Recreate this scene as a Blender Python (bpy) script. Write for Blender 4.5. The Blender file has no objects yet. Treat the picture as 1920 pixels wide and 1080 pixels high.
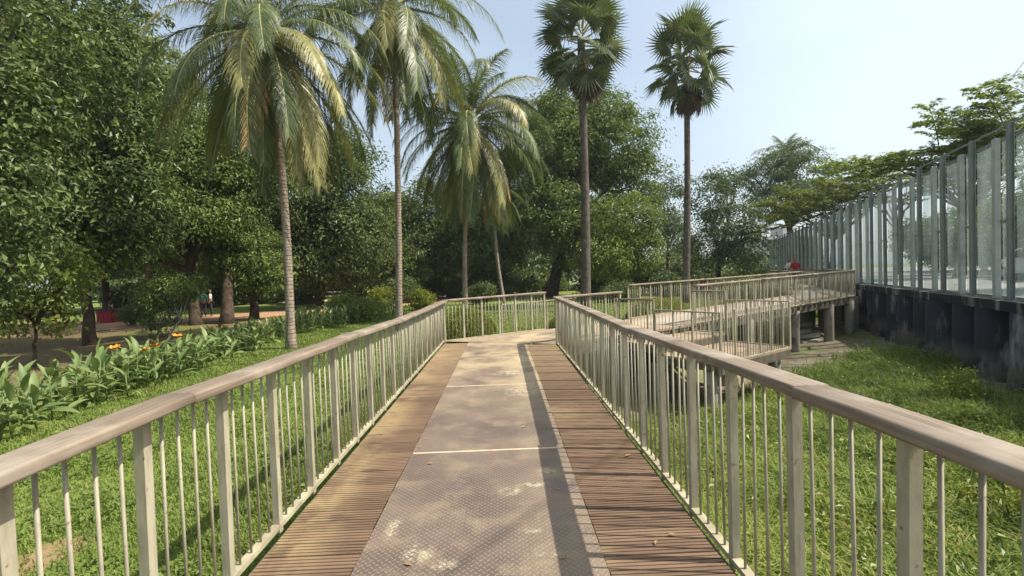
import bpy, math, random
import numpy as np
from mathutils import Matrix, Vector
R = math.radians
rng = np.random.default_rng(7)
random.seed(7)
SC = bpy.context.scene
COL = SC.collection

# ------------------------------------------------------------------ camera, world, sun, exposure
EYE = 1.52
cy = Vector((-18, 24, 900)).normalized()                 # world +Y seen in camera axes (right, up, forward)
cz = Vector((-math.sin(R(2.0)), math.cos(R(2.0)), 0))
cz = (cz - cy * cz.dot(cy)).normalized()
cx = cz.cross(cy)
if cx.x < 0: cx = -cx
c_right = Vector((cx.x, cy.x, cz.x)); c_up = Vector((cx.y, cy.y, cz.y)); c_fwd = Vector((cx.z, cy.z, cz.z))
cam = bpy.data.cameras.new('camera'); cam.sensor_width = 36; cam.lens = 36 * 900 / 1920
cam.clip_start = 0.05; cam.clip_end = 2000
cam_o = bpy.data.objects.new('camera', cam); COL.objects.link(cam_o)
M4 = Matrix.Identity(4)
for i in range(3):
    M4[i][0] = c_right[i]; M4[i][1] = c_up[i]; M4[i][2] = -c_fwd[i]
M4[0][3] = 0; M4[1][3] = 0; M4[2][3] = EYE
cam_o.matrix_world = M4
SC.camera = cam_o

def P(px, py, Y):
    """place at depth Y (metres along the walkway) that the photo shows at (px, py)"""
    d = c_right * (px - 960) + c_up * (540 - py) + c_fwd * 900
    return Vector((0, 0, EYE)) + d * (Y / d.y)
def PZ(px, py, z):
    d = c_right * (px - 960) + c_up * (540 - py) + c_fwd * 900
    return Vector((0, 0, EYE)) + d * ((z - EYE) / d.z)

SUN_EL, SUN_AZ = 51.5, 98.0                              # azimuth clockwise from +Y
sun_dir = Vector((math.cos(R(SUN_EL)) * math.sin(R(SUN_AZ)), math.cos(R(SUN_EL)) * math.cos(R(SUN_AZ)), math.sin(R(SUN_EL))))
VEIL = 5.3
w = bpy.data.worlds.new('World'); SC.world = w; w.use_nodes = True
wn = w.node_tree
sky = wn.nodes.new('ShaderNodeTexSky'); sky.sky_type = 'NISHITA'; sky.sun_disc = False
sky.sun_elevation = R(SUN_EL); sky.sun_rotation = R(SUN_AZ); sky.altitude = 10
sky.air_density = 1.0; sky.dust_density = 3.5; sky.ozone_density = 1.3
# thin bright veil of high haze over the whole sky, a little uneven
tc_ = wn.nodes.new('ShaderNodeTexCoord'); mp_ = wn.nodes.new('ShaderNodeMapping'); mp_.inputs['Scale'].default_value = (1, 1, 2.2)
nz_ = wn.nodes.new('ShaderNodeTexNoise'); nz_.inputs['Scale'].default_value = 1.6; nz_.inputs['Detail'].default_value = 5
mr_ = wn.nodes.new('ShaderNodeMapRange'); mr_.inputs[1].default_value = .38; mr_.inputs[2].default_value = .68; mr_.inputs[3].default_value = .24; mr_.inputs[4].default_value = .44
mx_ = wn.nodes.new('ShaderNodeMix'); mx_.data_type = 'RGBA'; mx_.inputs[7].default_value = (VEIL * .90, VEIL * 1.03, VEIL * 1.06, 1)
wn.links.new(tc_.outputs['Generated'], mp_.inputs[0]); wn.links.new(mp_.outputs[0], nz_.inputs['Vector']); wn.links.new(nz_.outputs[0], mr_.inputs[0])
# a soft bank of cloud low in the sky to the right of the walkway
dt_ = wn.nodes.new('ShaderNodeVectorMath'); dt_.operation = 'DOT_PRODUCT'; dt_.inputs[1].default_value = Vector((.70, .66, .33)).normalized()
cr_ = wn.nodes.new('ShaderNodeMapRange'); cr_.interpolation_type = 'SMOOTHSTEP'; cr_.inputs[1].default_value = .90; cr_.inputs[2].default_value = 1.0; cr_.inputs[4].default_value = .35
ad_ = wn.nodes.new('ShaderNodeMath'); ad_.operation = 'ADD'; ad_.use_clamp = True
nm_ = wn.nodes.new('ShaderNodeVectorMath'); nm_.operation = 'NORMALIZE'
wn.links.new(tc_.outputs['Generated'], nm_.inputs[0]); wn.links.new(nm_.outputs[0], dt_.inputs[0]); wn.links.new(dt_.outputs['Value'], cr_.inputs[0])
wn.links.new(mr_.outputs[0], ad_.inputs[0]); wn.links.new(cr_.outputs[0], ad_.inputs[1])
wn.links.new(ad_.outputs[0], mx_.inputs[0]); wn.links.new(sky.outputs[0], mx_.inputs[6]); wn.links.new(mx_.outputs[2], wn.nodes['Background'].inputs[0])
wn.nodes['Background'].inputs[1].default_value = 0.125
sl = bpy.data.lights.new('sun', 'SUN'); sl.energy = 4.7; sl.angle = R(0.55); sl.color = (1.0, 0.93, 0.82)
so = bpy.data.objects.new('sun', sl); COL.objects.link(so)
so.rotation_euler = sun_dir.to_track_quat('Z', 'Y').to_euler()
so.location = (30, 5, 40)
vs = SC.view_settings; vs.view_transform = 'Standard'; vs.look = 'None'; vs.gamma = 1; vs.exposure = 0.7
vs.use_curve_mapping = False
SC.cycles.max_bounces = 8; SC.cycles.transparent_max_bounces = 16
SC.cycles.diffuse_bounces = 3; SC.cycles.glossy_bounces = 3; SC.cycles.transmission_bounces = 6

# ------------------------------------------------------------------ node helpers
class NT:
    def __init__(self, name):
        self.m = bpy.data.materials.new(name); self.m.use_nodes = True
        self.t = self.m.node_tree; self.t.nodes.clear()
        self.out = self.t.nodes.new('ShaderNodeOutputMaterial')
    def n(self, typ, **k):
        nd = self.t.nodes.new(typ)
        for a, b in k.items():
            if a.startswith('i_'):
                key = a[2:]
                key = int(key) if key.isdigit() else key.replace('_', ' ')
                self.put(nd.inputs[key], b)
            else: setattr(nd, a, b)
        return nd
    def put(self, sock, v):
        if isinstance(v, bpy.types.NodeSocket): self.t.links.new(v, sock)
        elif isinstance(v, bpy.types.Node): self.t.links.new(v.outputs[0], sock)
        else: sock.default_value = v
    def math(self, op, a, b=0.0, c=0.0, clamp=False):
        nd = self.t.nodes.new('ShaderNodeMath'); nd.operation = op; nd.use_clamp = clamp
        self.put(nd.inputs[0], a); self.put(nd.inputs[1], b); self.put(nd.inputs[2], c)
        return nd.outputs[0]
    def vmath(self, op, a, b):
        nd = self.t.nodes.new('ShaderNodeVectorMath'); nd.operation = op
        self.put(nd.inputs[0], a); self.put(nd.inputs[1], b)
        return nd.outputs['Value'] if op in ('LENGTH', 'DISTANCE') else nd.outputs[0]
    def mix(self, f, a, b, typ='MIX'):
        nd = self.t.nodes.new('ShaderNodeMix'); nd.data_type = 'RGBA'; nd.blend_type = typ
        self.put(nd.inputs[0], f)
        for s, v in ((6, a), (7, b)):
            self.put(nd.inputs[s], (*v, 1) if isinstance(v, tuple) and len(v) == 3 else v)
        return nd.outputs[2]
    def noise(self, vec, scale, detail=4, rough=0.55, dist=0.0):
        nd = self.n('ShaderNodeTexNoise'); nd.inputs['Scale'].default_value = scale
        nd.inputs['Detail'].default_value = detail; nd.inputs['Roughness'].default_value = rough
        nd.inputs['Distortion'].default_value = dist
        if vec is not None: self.put(nd.inputs['Vector'], vec)
        return nd.outputs[0]
    def ss(self, v, lo, hi):
        nd = self.n('ShaderNodeMapRange', interpolation_type='SMOOTHSTEP')
        self.put(nd.inputs[0], v); self.put(nd.inputs[1], lo); self.put(nd.inputs[2], hi)
        return nd.outputs[0]
    def mapping(self, vec, scale=(1, 1, 1), rot=(0, 0, 0)):
        nd = self.n('ShaderNodeMapping'); self.put(nd.inputs[0], vec)
        nd.inputs['Scale'].default_value = scale; nd.inputs['Rotation'].default_value = rot
        return nd.outputs[0]
    def obj(self): return self.n('ShaderNodeTexCoord').outputs['Object']
    def pos(self): return self.n('ShaderNodeNewGeometry').outputs['Position']
    def bump(self, h, strength=0.4, dist=0.01):
        nd = self.n('ShaderNodeBump'); nd.inputs['Strength'].default_value = strength
        nd.inputs['Distance'].default_value = dist; self.put(nd.inputs['Height'], h)
        return nd.outputs[0]
    def bsdf(self, color, rough=0.7, spec=0.4, normal=None, metallic=0.0):
        b = self.n('ShaderNodeBsdfPrincipled')
        self.put(b.inputs['Base Color'], (*color, 1) if isinstance(color, tuple) and len(color) == 3 else color)
        self.put(b.inputs['Roughness'], rough); b.inputs['Specular IOR Level'].default_value = spec
        self.put(b.inputs['Metallic'], metallic)
        if normal is not None: self.put(b.inputs['Normal'], normal)
        return b.outputs[0]
    def done(self, sh):
        self.t.links.new(sh, self.out.inputs[0]); return self.m

def rough_mat(name, c1, c2, scale=3.0, rough=0.8, bump=0.3, spec=0.3, c3=None, c3scale=1.0, c3lo=0.55, c3hi=0.7):
    t = NT(name); v = t.pos()
    f = t.noise(v, scale, 6, 0.6)
    col = t.mix(t.ss(f, 0.3, 0.7), c1, c2)
    if c3: col = t.mix(t.ss(t.noise(v, c3scale, 5, 0.65), c3lo, c3hi), col, c3)
    fine = t.noise(v, scale * 9, 4, 0.6)
    return t.done(t.bsdf(col, rough, spec, t.bump(fine, bump, 0.01)))

def leaf_mat(name, dark, mid, light, trans=0.3, rough=0.42, spec=0.35, patch=0.25, warm=None, warm_amt=0.1, shoot=None):
    t = NT(name)
    g = t.n('ShaderNodeNewGeometry')
    rnd = g.outputs['Random Per Island']
    pat = t.noise(g.outputs['Position'], patch, 3, 0.6)
    k = t.math('ADD', t.math('MULTIPLY', rnd, 0.55), t.math('MULTIPLY', t.ss(pat, 0.3, 0.7), 0.45))
    cr = t.n('ShaderNodeValToRGB'); t.put(cr.inputs[0], k)
    e = cr.color_ramp.elements
    e[0].position = 0.05; e[0].color = (*dark, 1); e[1].position = 0.84; e[1].color = (*light, 1)
    m_ = e.new(0.46); m_.color = (*mid, 1)
    col = cr.outputs[0]
    if warm:
        w_ = t.ss(t.math('FRACT', t.math('MULTIPLY', rnd, 17.31)), 1.0 - warm_amt, 1.0 - warm_amt * 0.6)
        col = t.mix(w_, col, warm)
    if shoot:
        col = t.mix(t.math('MULTIPLY', t.ss(t.noise(g.outputs['Position'], 0.85, 3, 0.6), 0.60, 0.70), 0.85), col, shoot)
    b = t.bsdf(col, rough, spec)
    tr = t.n('ShaderNodeBsdfTranslucent'); t.put(tr.inputs[0], t.mix(0.5, col, (0.20, 0.27, 0.04)))
    mx = t.n('ShaderNodeMixShader'); mx.inputs[0].default_value = trans
    t.put(mx.inputs[1], b); t.put(mx.inputs[2], tr.outputs[0])
    return t.done(mx.outputs[0])

# ------------------------------------------------------------------ materials
M = {}
def make_mats():
    # weathered timber-composite handrail
    t = NT('handrail_timber'); v = t.obj()
    g = t.noise(t.mapping(v, (1.2, 34, 34)), 2.0, 6, 0.62, 0.3)
    blot = t.noise(t.pos(), 2.6, 5, 0.6)
    col = t.mix(t.ss(g, 0.3, 0.72), (0.150, 0.113, 0.080), (0.255, 0.203, 0.147))
    col = t.mix(t.ss(blot, 0.42, 0.75), col, (0.33, 0.285, 0.225))
    col = t.mix(t.math('MULTIPLY', t.ss(t.noise(t.mapping(v, (3, 60, 60)), 2.5, 4, 0.7), 0.60, 0.72), 0.55), col, (0.16, 0.10, 0.075))
    M['handrail'] = t.done(t.bsdf(col, 0.62, 0.35, t.bump(g, 0.35, 0.004)))
    # painted steel posts, grimy
    t = NT('post_paint'); v = t.pos()
    a = t.noise(t.mapping(v, (9, 9, 2.2)), 2.0, 6, 0.65)
    col = t.mix(t.ss(a, 0.35, 0.75), (0.365, 0.34, 0.245), (0.235, 0.215, 0.145))
    col = t.mix(t.ss(t.noise(v, 26, 4, 0.6), 0.62, 0.72), col, (0.20, 0.12, 0.06))
    col = t.mix(t.math('MULTIPLY', t.ss(t.noise(t.mapping(v, (40, 40, 3.5)), 1.0, 5, 0.7), 0.56, 0.70), 0.55), col, (0.20, 0.17, 0.10))
    M['post'] = t.done(t.bsdf(col, 0.5, 0.4, t.bump(t.noise(v, 70, 3), 0.15, 0.003)))
    # kerb strip along the deck edge
    M['edge'] = rough_mat('edge_strip_steel', (0.42, 0.40, 0.26), (0.27, 0.23, 0.15), 5, 0.6, 0.2)
    # decking
    t = NT('deck_board_composite'); v = t.pos(); oi = t.n('ShaderNodeObjectInfo')
    g = t.noise(t.mapping(v, (2.0, 46, 10)), 1.6, 6, 0.65)
    r_ = oi.outputs['Random']
    col = t.mix(r_, (0.104, 0.066, 0.043), (0.180, 0.116, 0.074))
    col = t.mix(t.math('MULTIPLY', t.ss(g, 0.4, 0.8), 0.45), col, (0.30, 0.20, 0.12))
    sp0 = t.n('ShaderNodeSeparateXYZ', i_0=v)
    edge = t.math('MULTIPLY', t.ss(sp0.outputs[0], -0.95, -1.30), t.ss(t.noise(t.mapping(v, (1.2, .8, 1)), 1.5, 4, .6), .38, .6))
    col = t.mix(t.math('MULTIPLY', edge, 0.8), col, (0.36, 0.27, 0.135))
    col = t.mix(t.math('MULTIPLY', t.ss(sp0.outputs[1], 5.5, 9.5), .55), col, (0.36, 0.26, 0.15))
    col = t.mix(t.math('MULTIPLY', t.ss(t.noise(v, 0.55, 4, 0.6), 0.50, 0.66), 0.65), col, (0.32, 0.235, 0.125))
    col = t.mix(t.math('MULTIPLY', t.ss(t.noise(t.mapping(v, (1.3, 5, 5)), 1.6, 5, 0.6), 0.58, 0.7), 0.7), col, (0.075, 0.05, 0.035))
    M['board'] = t.done(t.bsdf(col, 0.72, 0.25, t.bump(g, 0.3, 0.003)))
    # chequered tread plate
    t = NT('tread_plate_steel'); v = t.pos()
    rot = t.mapping(v, (1 / 0.030, 1 / 0.030, 1), (0, 0, R(45)))
    sx = t.n('ShaderNodeSeparateXYZ', i_0=rot)
    fx, fy = t.math('FLOOR', sx.outputs[0]), t.math('FLOOR', sx.outputs[1])
    ux = t.math('SUBTRACT', t.math('SUBTRACT', sx.outputs[0], fx), 0.5); uy = t.math('SUBTRACT', t.math('SUBTRACT', sx.outputs[1], fy), 0.5)
    par = t.math('MULTIPLY', t.math('FRACT', t.math('MULTIPLY', t.math('ADD', fx, fy), 0.5)), 2.0)
    sel = t.math('GREATER_THAN', par, 0.5)
    def lerp(a, b): return t.math('ADD', a, t.math('MULTIPLY', sel, t.math('SUBTRACT', b, a)))
    a_, b_ = lerp(ux, uy), lerp(uy, ux)
    q = t.math('ADD', t.math('POWER', t.math('DIVIDE', t.math('ABSOLUTE', a_), 0.47), 2.0), t.math('POWER', t.math('DIVIDE', t.math('ABSOLUTE', b_), 0.17), 2.0))
    loz = t.ss(q, 1.25, 0.55)
    n1 = t.noise(v, 0.9, 5, 0.6); n2 = t.noise(v, 3.2, 5, 0.65)
    col = t.mix(t.ss(n1, 0.35, 0.65), (0.095, 0.070, 0.058), (0.165, 0.122, 0.094))
    col = t.mix(t.math('MULTIPLY', t.ss(n2, 0.45, 0.72), 0.7), col, (0.25, 0.195, 0.125))
    sp = t.n('ShaderNodeSeparateXYZ', i_0=v)
    # dust drifts: right of the middle, and the stretch before the bend
    dust = t.math('MULTIPLY', t.ss(sp.outputs[1], 4.6, 8.6), 0.72)
    dust = t.math('ADD', dust, t.math('MULTIPLY', t.ss(sp.outputs[0], -0.05, 0.4), 0.25))
    dust = t.math('MULTIPLY', dust, t.ss(t.noise(v, 1.15, 6, 0.62), 0.34, 0.60))
    col = t.mix(dust, col, (0.46, 0.37, 0.215))
    col = t.mix(t.math('MULTIPLY', t.ss(t.noise(v, 1.7, 5, 0.6), 0.56, 0.7), 0.5), col, (0.115, 0.09, 0.08))
    def spot(x, y, rx, ry):
        d = t.vmath('LENGTH', t.vmath('MULTIPLY', t.vmath('SUBTRACT', v, (x, y, 0)), (1 / rx, 1 / ry, 0)), (0, 0, 0))
        return t.ss(d, 1.0, 0.25)
    s_ = None
    for a in ((-0.52, 2.62, .12, .13), (-0.36, 2.50, .10, .07), (0.0, 3.33, .11, .09), (0.17, 3.42, .16, .06), (0.30, 3.62, .10, .13), (-0.72, 2.9, .06, .16), (0.22, 6.3, .35, .55), (0.05, 7.4, .45, .25), (.33, 8.6, .2, .5), (0.12, 2.8, .09, .04), (0.2, 2.55, .09, .03)):
        k = spot(*a); s_ = k if s_ is None else t.math('MAXIMUM', s_, k)
    wear = t.math('MULTIPLY', t.math('MULTIPLY', s_, t.ss(t.noise(v, 13, 6, 0.75), 0.42, 0.62)), t.math('MULTIPLY_ADD', loz, 0.7, 0.3))
    col = t.mix(t.math('MULTIPLY', wear, 0.9), col, (0.78, 0.68, 0.47))
    col = t.mix(t.math('MULTIPLY', loz, 0.38), col, (0.33, 0.265, 0.205))
    M['plate'] = t.done(t.bsdf(col, 0.55, 0.4, t.bump(loz, 0.55, 0.003)))
    M['seam'] = rough_mat('seam_grit', (0.62, 0.50, 0.33), (0.45, 0.36, 0.25), 20, 0.9)
    M['steel_dark'] = rough_mat('joist_steel', (0.075, 0.065, 0.05), (0.15, 0.12, 0.09), 4, 0.7)
    M['ramp'] = rough_mat('ramp_sheet', (0.31, 0.255, 0.205), (0.39, 0.33, 0.265), 1.3, 0.75, 0.2, 0.3, (0.22, 0.17, 0.13), 0.8)
    M['pale_board'] = rough_mat('pale_board_wood', (0.25, 0.185, 0.125), (0.35, 0.27, 0.19), 6, 0.8)
    M['pile'] = rough_mat('pile_concrete', (0.23, 0.205, 0.165), (0.32, 0.29, 0.235), 2.2, 0.9, 0.4, 0.2, (0.12, 0.10, 0.08), 1.6)
    M['slab'] = rough_mat('slab_concrete', (0.38, 0.35, 0.28), (0.48, 0.44, 0.36), 3, 0.9, 0.4)
    # retaining wall, algae black with pale scars
    t = NT('retaining_concrete'); v = t.pos()
    st = t.noise(t.mapping(v, (1.5, 1.5, 0.35)), 1.3, 6, 0.6)
    col = t.mix(t.ss(st, 0.52, 0.68), (0.022, 0.024, 0.028), (0.22, 0.22, 0.20))
    sp = t.n('ShaderNodeSeparateXYZ', i_0=v)
    low = t.math('MULTIPLY', t.ss(sp.outputs[2], -0.5, -1.0), t.ss(t.noise(v, 1.6, 5), 0.35, 0.6))
    col = t.mix(low, col, (0.115, 0.10, 0.08))
    M['wall'] = t.done(t.bsdf(col, 0.85, 0.25, t.bump(t.noise(v, 14, 6), 0.5, 0.02)))
    M['fence_light'] = rough_mat('fence_galvanised', (0.34, 0.37, 0.34), (0.42, 0.45, 0.41), 2.5, 0.5, 0.1, 0.4, (0.24, 0.25, 0.22), 1.5)
    M['fence_dark'] = rough_mat('fence_beam_paint', (0.17, 0.195, 0.18), (0.235, 0.26, 0.24), 2.5, 0.5, 0.1, 0.4)
    # dusty glass
    t = NT('dusty_glass'); v = t.pos()
    d = t.noise(t.mapping(v, (1, 1, 0.5)), 0.9, 5, 0.6)
    dcol = t.mix(t.ss(d, 0.35, 0.7), (0.27, 0.34, 0.335), (0.40, 0.47, 0.46))
    dd = t.bsdf(dcol, 0.7, 0.3); dt = t.n('ShaderNodeBsdfTranslucent'); t.put(dt.inputs[0], dcol)
    dm = t.n('ShaderNodeMixShader'); dm.inputs[0].default_value = 0.6; t.put(dm.inputs[1], dd); t.put(dm.inputs[2], dt.outputs[0]); dirt = dm.outputs[0]
    tr = t.n('ShaderNodeBsdfTransparent'); tr.inputs[0].default_value = (0.96, 0.985, 0.98, 1)
    gl = t.n('ShaderNodeBsdfGlossy'); gl.inputs['Roughness'].default_value = 0.06; gl.inputs[0].default_value = (0.8, 0.85, 0.85, 1)
    m1 = t.n('ShaderNodeMixShader'); t.put(m1.inputs[0], t.math('MULTIPLY_ADD', t.ss(d, 0.3, 0.75), 0.18, 0.10)); t.put(m1.inputs[1], tr.outputs[0]); t.put(m1.inputs[2], dirt)
    fr = t.n('ShaderNodeLayerWeight'); fr.inputs[0].default_value = 0.5; frv = t.math('MULTIPLY_ADD', t.math('POWER', fr.outputs['Facing'], 4.0), 0.5, 0.03)
    m2 = t.n('ShaderNodeMixShader'); t.put(m2.inputs[0], frv); t.put(m2.inputs[1], m1.outputs[0]); t.put(m2.inputs[2], gl.outputs[0])
    M['glass'] = t.done(m2.outputs[0])
    # terrain
    t = NT('ground_soil_grass'); v = t.pos(); sp = t.n('ShaderNodeSeparateXYZ', i_0=v)
    n0 = t.noise(v, 0.35, 5, 0.6); n3 = t.noise(v, 9, 6, 0.7)
    grass = t.mix(t.ss(n3, 0.3, 0.7), (0.085, 0.120, 0.024), (0.165, 0.210, 0.046))
    grass = t.mix(t.ss(n0, 0.4, 0.7), grass, (0.185, 0.215, 0.055))
    soil = t.mix(t.ss(n3, 0.3, 0.7), (0.10, 0.065, 0.038), (0.19, 0.13, 0.08))
    mud = t.mix(t.ss(t.noise(v, 1.6, 5, 0.7), 0.4, 0.65), (0.16, 0.135, 0.09), (0.27, 0.235, 0.17))
    under = t.math('MULTIPLY', t.ss(sp.outputs[0], -8.2, -10.5), t.ss(t.math('ADD', n0, t.math('MULTIPLY', n3, 0.25)), 0.40, 0.62))
    far = t.ss(sp.outputs[1], 40, 24)
    col = t.mix(t.math('MULTIPLY', t.math('MULTIPLY', under, 0.85), far), grass, soil)
    bare = t.ss(t.vmath('LENGTH', t.vmath('MULTIPLY', t.vmath('SUBTRACT', v, (-3.55, 3.7, 0)), (1, .8, 0)), (0, 0, 0)), .30, .12); bare = t.math('MULTIPLY', bare, t.ss(n3, .25, .5))
    col = t.mix(bare, col, (0.27, 0.185, 0.10))
    pond = t.math('MULTIPLY', t.ss(sp.outputs[2], -0.75, -1.25), t.ss(n0, 0.28, 0.55))
    col = t.mix(pond, col, mud)
    M['ground'] = t.done(t.bsdf(col, 0.95, 0.1, t.bump(n3, 0.7, 0.04)))
    M['dirt'] = rough_mat('path_red_dirt', (0.30, 0.17, 0.09), (0.42, 0.27, 0.16), 1.2, 0.95, 0.4, 0.1, (0.20, 0.13, 0.08), 0.7)
    M['paving'] = rough_mat('park_paving', (0.42, 0.33, 0.28), (0.50, 0.41, 0.35), 0.8, 0.9, 0.2)
    M['street'] = rough_mat('street_concrete', (0.20, 0.195, 0.185), (0.27, 0.26, 0.245), 0.5, 0.9, 0.2)
    # grass blades
    M['lawn'] = leaf_mat('lawn_blade', (0.110, 0.165, 0.034), (0.180, 0.250, 0.054), (0.262, 0.322, 0.085), 0.36, 0.6, 0.2, 1.1, (0.27, 0.24, 0.10), 0.10)
    M['reed'] = leaf_mat('marsh_blade', (0.115, 0.180, 0.036), (0.200, 0.278, 0.058), (0.330, 0.365, 0.090), 0.40, 0.55, 0.2, 0.55, (0.30, 0.25, 0.10), 0.08)
    M['clover'] = leaf_mat('clover_leaf', (0.080, 0.130, 0.026), (0.125, 0.180, 0.038), (0.19, 0.24, 0.06), 0.25, 0.6, 0.2, 0.8)
    # tree foliage
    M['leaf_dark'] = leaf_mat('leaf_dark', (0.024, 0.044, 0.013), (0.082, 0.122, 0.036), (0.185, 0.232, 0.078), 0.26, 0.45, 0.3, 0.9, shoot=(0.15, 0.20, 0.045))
    M['leaf_mid'] = leaf_mat('leaf_mid', (0.034, 0.062, 0.014), (0.112, 0.165, 0.036), (0.240, 0.300, 0.090), 0.32, 0.45, 0.3, 0.9, shoot=(0.24, 0.30, 0.055))
    M['leaf_light'] = leaf_mat('leaf_light', (0.075, 0.120, 0.022), (0.165, 0.215, 0.036), (0.270, 0.310, 0.060), 0.33, 0.45, 0.35, 0.4, (0.22, 0.18, 0.05), 0.05)
    M['leaf_haze_tint'] = leaf_mat('leaf_haze_tint', (0.042, 0.070, 0.032), (0.085, 0.125, 0.056), (0.155, 0.195, 0.090), 0.25, 0.45, 0.35, 0.3)  # bluish paling of distance haze put into the foliage colour
    M['leaf_yellow'] = leaf_mat('leaf_yellow', (0.095, 0.125, 0.018), (0.170, 0.200, 0.026), (0.270, 0.275, 0.040), 0.35, 0.5, 0.3, 0.6)
    M['leaf_feather'] = leaf_mat('leaf_feather', (0.110, 0.160, 0.036), (0.195, 0.250, 0.055), (0.300, 0.340, 0.085), 0.6, 0.5, 0.25, 0.6)
    M['canna'] = leaf_mat('canna_leaf', (0.060, 0.105, 0.032), (0.125, 0.185, 0.055), (0.225, 0.285, 0.100), 0.25, 0.5, 0.35, 1.2, (0.32, 0.26, 0.10), 0.06)
    M['petal'] = rough_mat('canna_petal', (0.75, 0.20, 0.03), (0.85, 0.33, 0.04), 20, 0.6, 0.1)
    M['frond'] = leaf_mat('frond_green', (0.060, 0.090, 0.038), (0.110, 0.145, 0.060), (0.19, 0.22, 0.095), 0.3, 0.42, 0.4, 0.8)
    M['frond_y'] = leaf_mat('frond_yellow', (0.15, 0.16, 0.050), (0.25, 0.24, 0.085), (0.36, 0.33, 0.13), 0.28, 0.4, 0.45, 0.8)
    M['frond_dead'] = leaf_mat('frond_dry', (0.22, 0.14, 0.06), (0.33, 0.21, 0.095), (0.44, 0.31, 0.16), 0.2, 0.7, 0.15, 0.8)
    M['fan'] = leaf_mat('fan_leaf', (0.075, 0.105, 0.048), (0.135, 0.165, 0.078), (0.215, 0.240, 0.125), 0.30, 0.38, 0.5, 0.9)
    M['fan_dead'] = leaf_mat('fan_leaf_dry', (0.10, 0.075, 0.055), (0.155, 0.115, 0.085), (0.22, 0.17, 0.125), 0.12, 0.75, 0.15, 0.9)
    M['rachis'] = rough_mat('rachis', (0.30, 0.29, 0.09), (0.36, 0.32, 0.13), 3, 0.5, 0.1)
    # barks
    t = NT('palm_bark'); v = t.pos(); sp = t.n('ShaderNodeSeparateXYZ', i_0=v)
    ring = t.math('ADD', t.math('MULTIPLY', sp.outputs[2], 9.0), t.math('MULTIPLY', t.noise(v, 2.5, 4), 2.2))
    fr_ = t.math('FRACT', ring); rg = t.ss(fr_, 0.0, 0.18)
    n_ = t.noise(t.mapping(v, (6, 6, 2)), 2.0, 6, 0.65)
    col = t.mix(t.ss(n_, 0.3, 0.7), (0.20, 0.155, 0.115), (0.34, 0.285, 0.225))
    col = t.mix(rg, t.mix(0.65, col, (0.07, 0.05, 0.04)), col)
    M['palm_bark'] = t.done(t.bsdf(col, 0.9, 0.15, t.bump(t.math('ADD', rg, n_), 0.6, 0.03)))
    M['fan_bark'] = rough_mat('fan_palm_bark', (0.075, 0.062, 0.052), (0.14, 0.118, 0.10), 5, 0.95, 0.7, 0.1, (0.21, 0.18, 0.15), 2.0)
    M['bark'] = rough_mat('tree_bark', (0.050, 0.036, 0.026), (0.105, 0.078, 0.055), 5, 0.95, 0.8, 0.1)
    M['bark_pale'] = rough_mat('pale_bark', (0.30, 0.27, 0.22), (0.42, 0.39, 0.33), 6, 0.9, 0.4, 0.1)
    M['skin'] = rough_mat('skin', (0.22, 0.12, 0.075), (0.25, 0.14, 0.085), 8, 0.6, 0.05)
    M['hair'] = rough_mat('hair', (0.012, 0.010, 0.009), (0.02, 0.016, 0.014), 20, 0.5, 0.2)
    for k, c in dict(red=(0.30, 0.022, 0.03), white=(0.72, 0.71, 0.68), dark=(0.035, 0.035, 0.045), teal=(0.03, 0.26, 0.24), brick=(0.27, 0.045, 0.035), white_paint=(0.72, 0.72, 0.69)).items():
        M[k] = rough_mat(k + '_surface', c, tuple(x * 0.8 for x in c), 6, 0.75, 0.1)
    M['building'] = rough_mat('pale_render', (0.34, 0.33, 0.31), (0.42, 0.41, 0.38), 0.5, 0.9, 0.1)
    M['window'] = rough_mat('window_glass', (0.06, 0.075, 0.085), (0.09, 0.11, 0.12), 0.4, 0.15, 0.0, 0.6)
    M['tyre'] = rough_mat('tyre_rubber', (0.02, 0.02, 0.02), (0.03, 0.03, 0.03), 9, 0.9, 0.1)
make_mats()

# ------------------------------------------------------------------ mesh helpers
def mesh_np(name, V, F, mats, smooth=False, mat_idx=None):
    """F: list of (n,k) int arrays"""
    me = bpy.data.meshes.new(name)
    V = np.asarray(V, np.float32).reshape(-1, 3)
    F = [np.asarray(f, np.int32) for f in F if len(f)]
    me.vertices.add(len(V)); me.vertices.foreach_set('co', V.ravel())
    loops = np.concatenate([f.ravel() for f in F]); tot = np.concatenate([np.full(len(f), f.shape[1], np.int32) for f in F])
    start = np.concatenate([[0], np.cumsum(tot)[:-1]]).astype(np.int32)
    me.loops.add(len(loops)); me.loops.foreach_set('vertex_index', loops)
    me.polygons.add(len(tot)); me.polygons.foreach_set('loop_start', start); me.polygons.foreach_set('loop_total', tot)
    me.polygons.foreach_set('use_smooth', np.full(len(tot), bool(smooth)))
    if not isinstance(mats, (list, tuple)): mats = [mats]
    for m in mats: me.materials.append(m)
    if mat_idx is not None: me.polygons.foreach_set('material_index', np.asarray(mat_idx, np.int32))
    me.update(calc_edges=True); me.validate()
    return me

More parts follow.
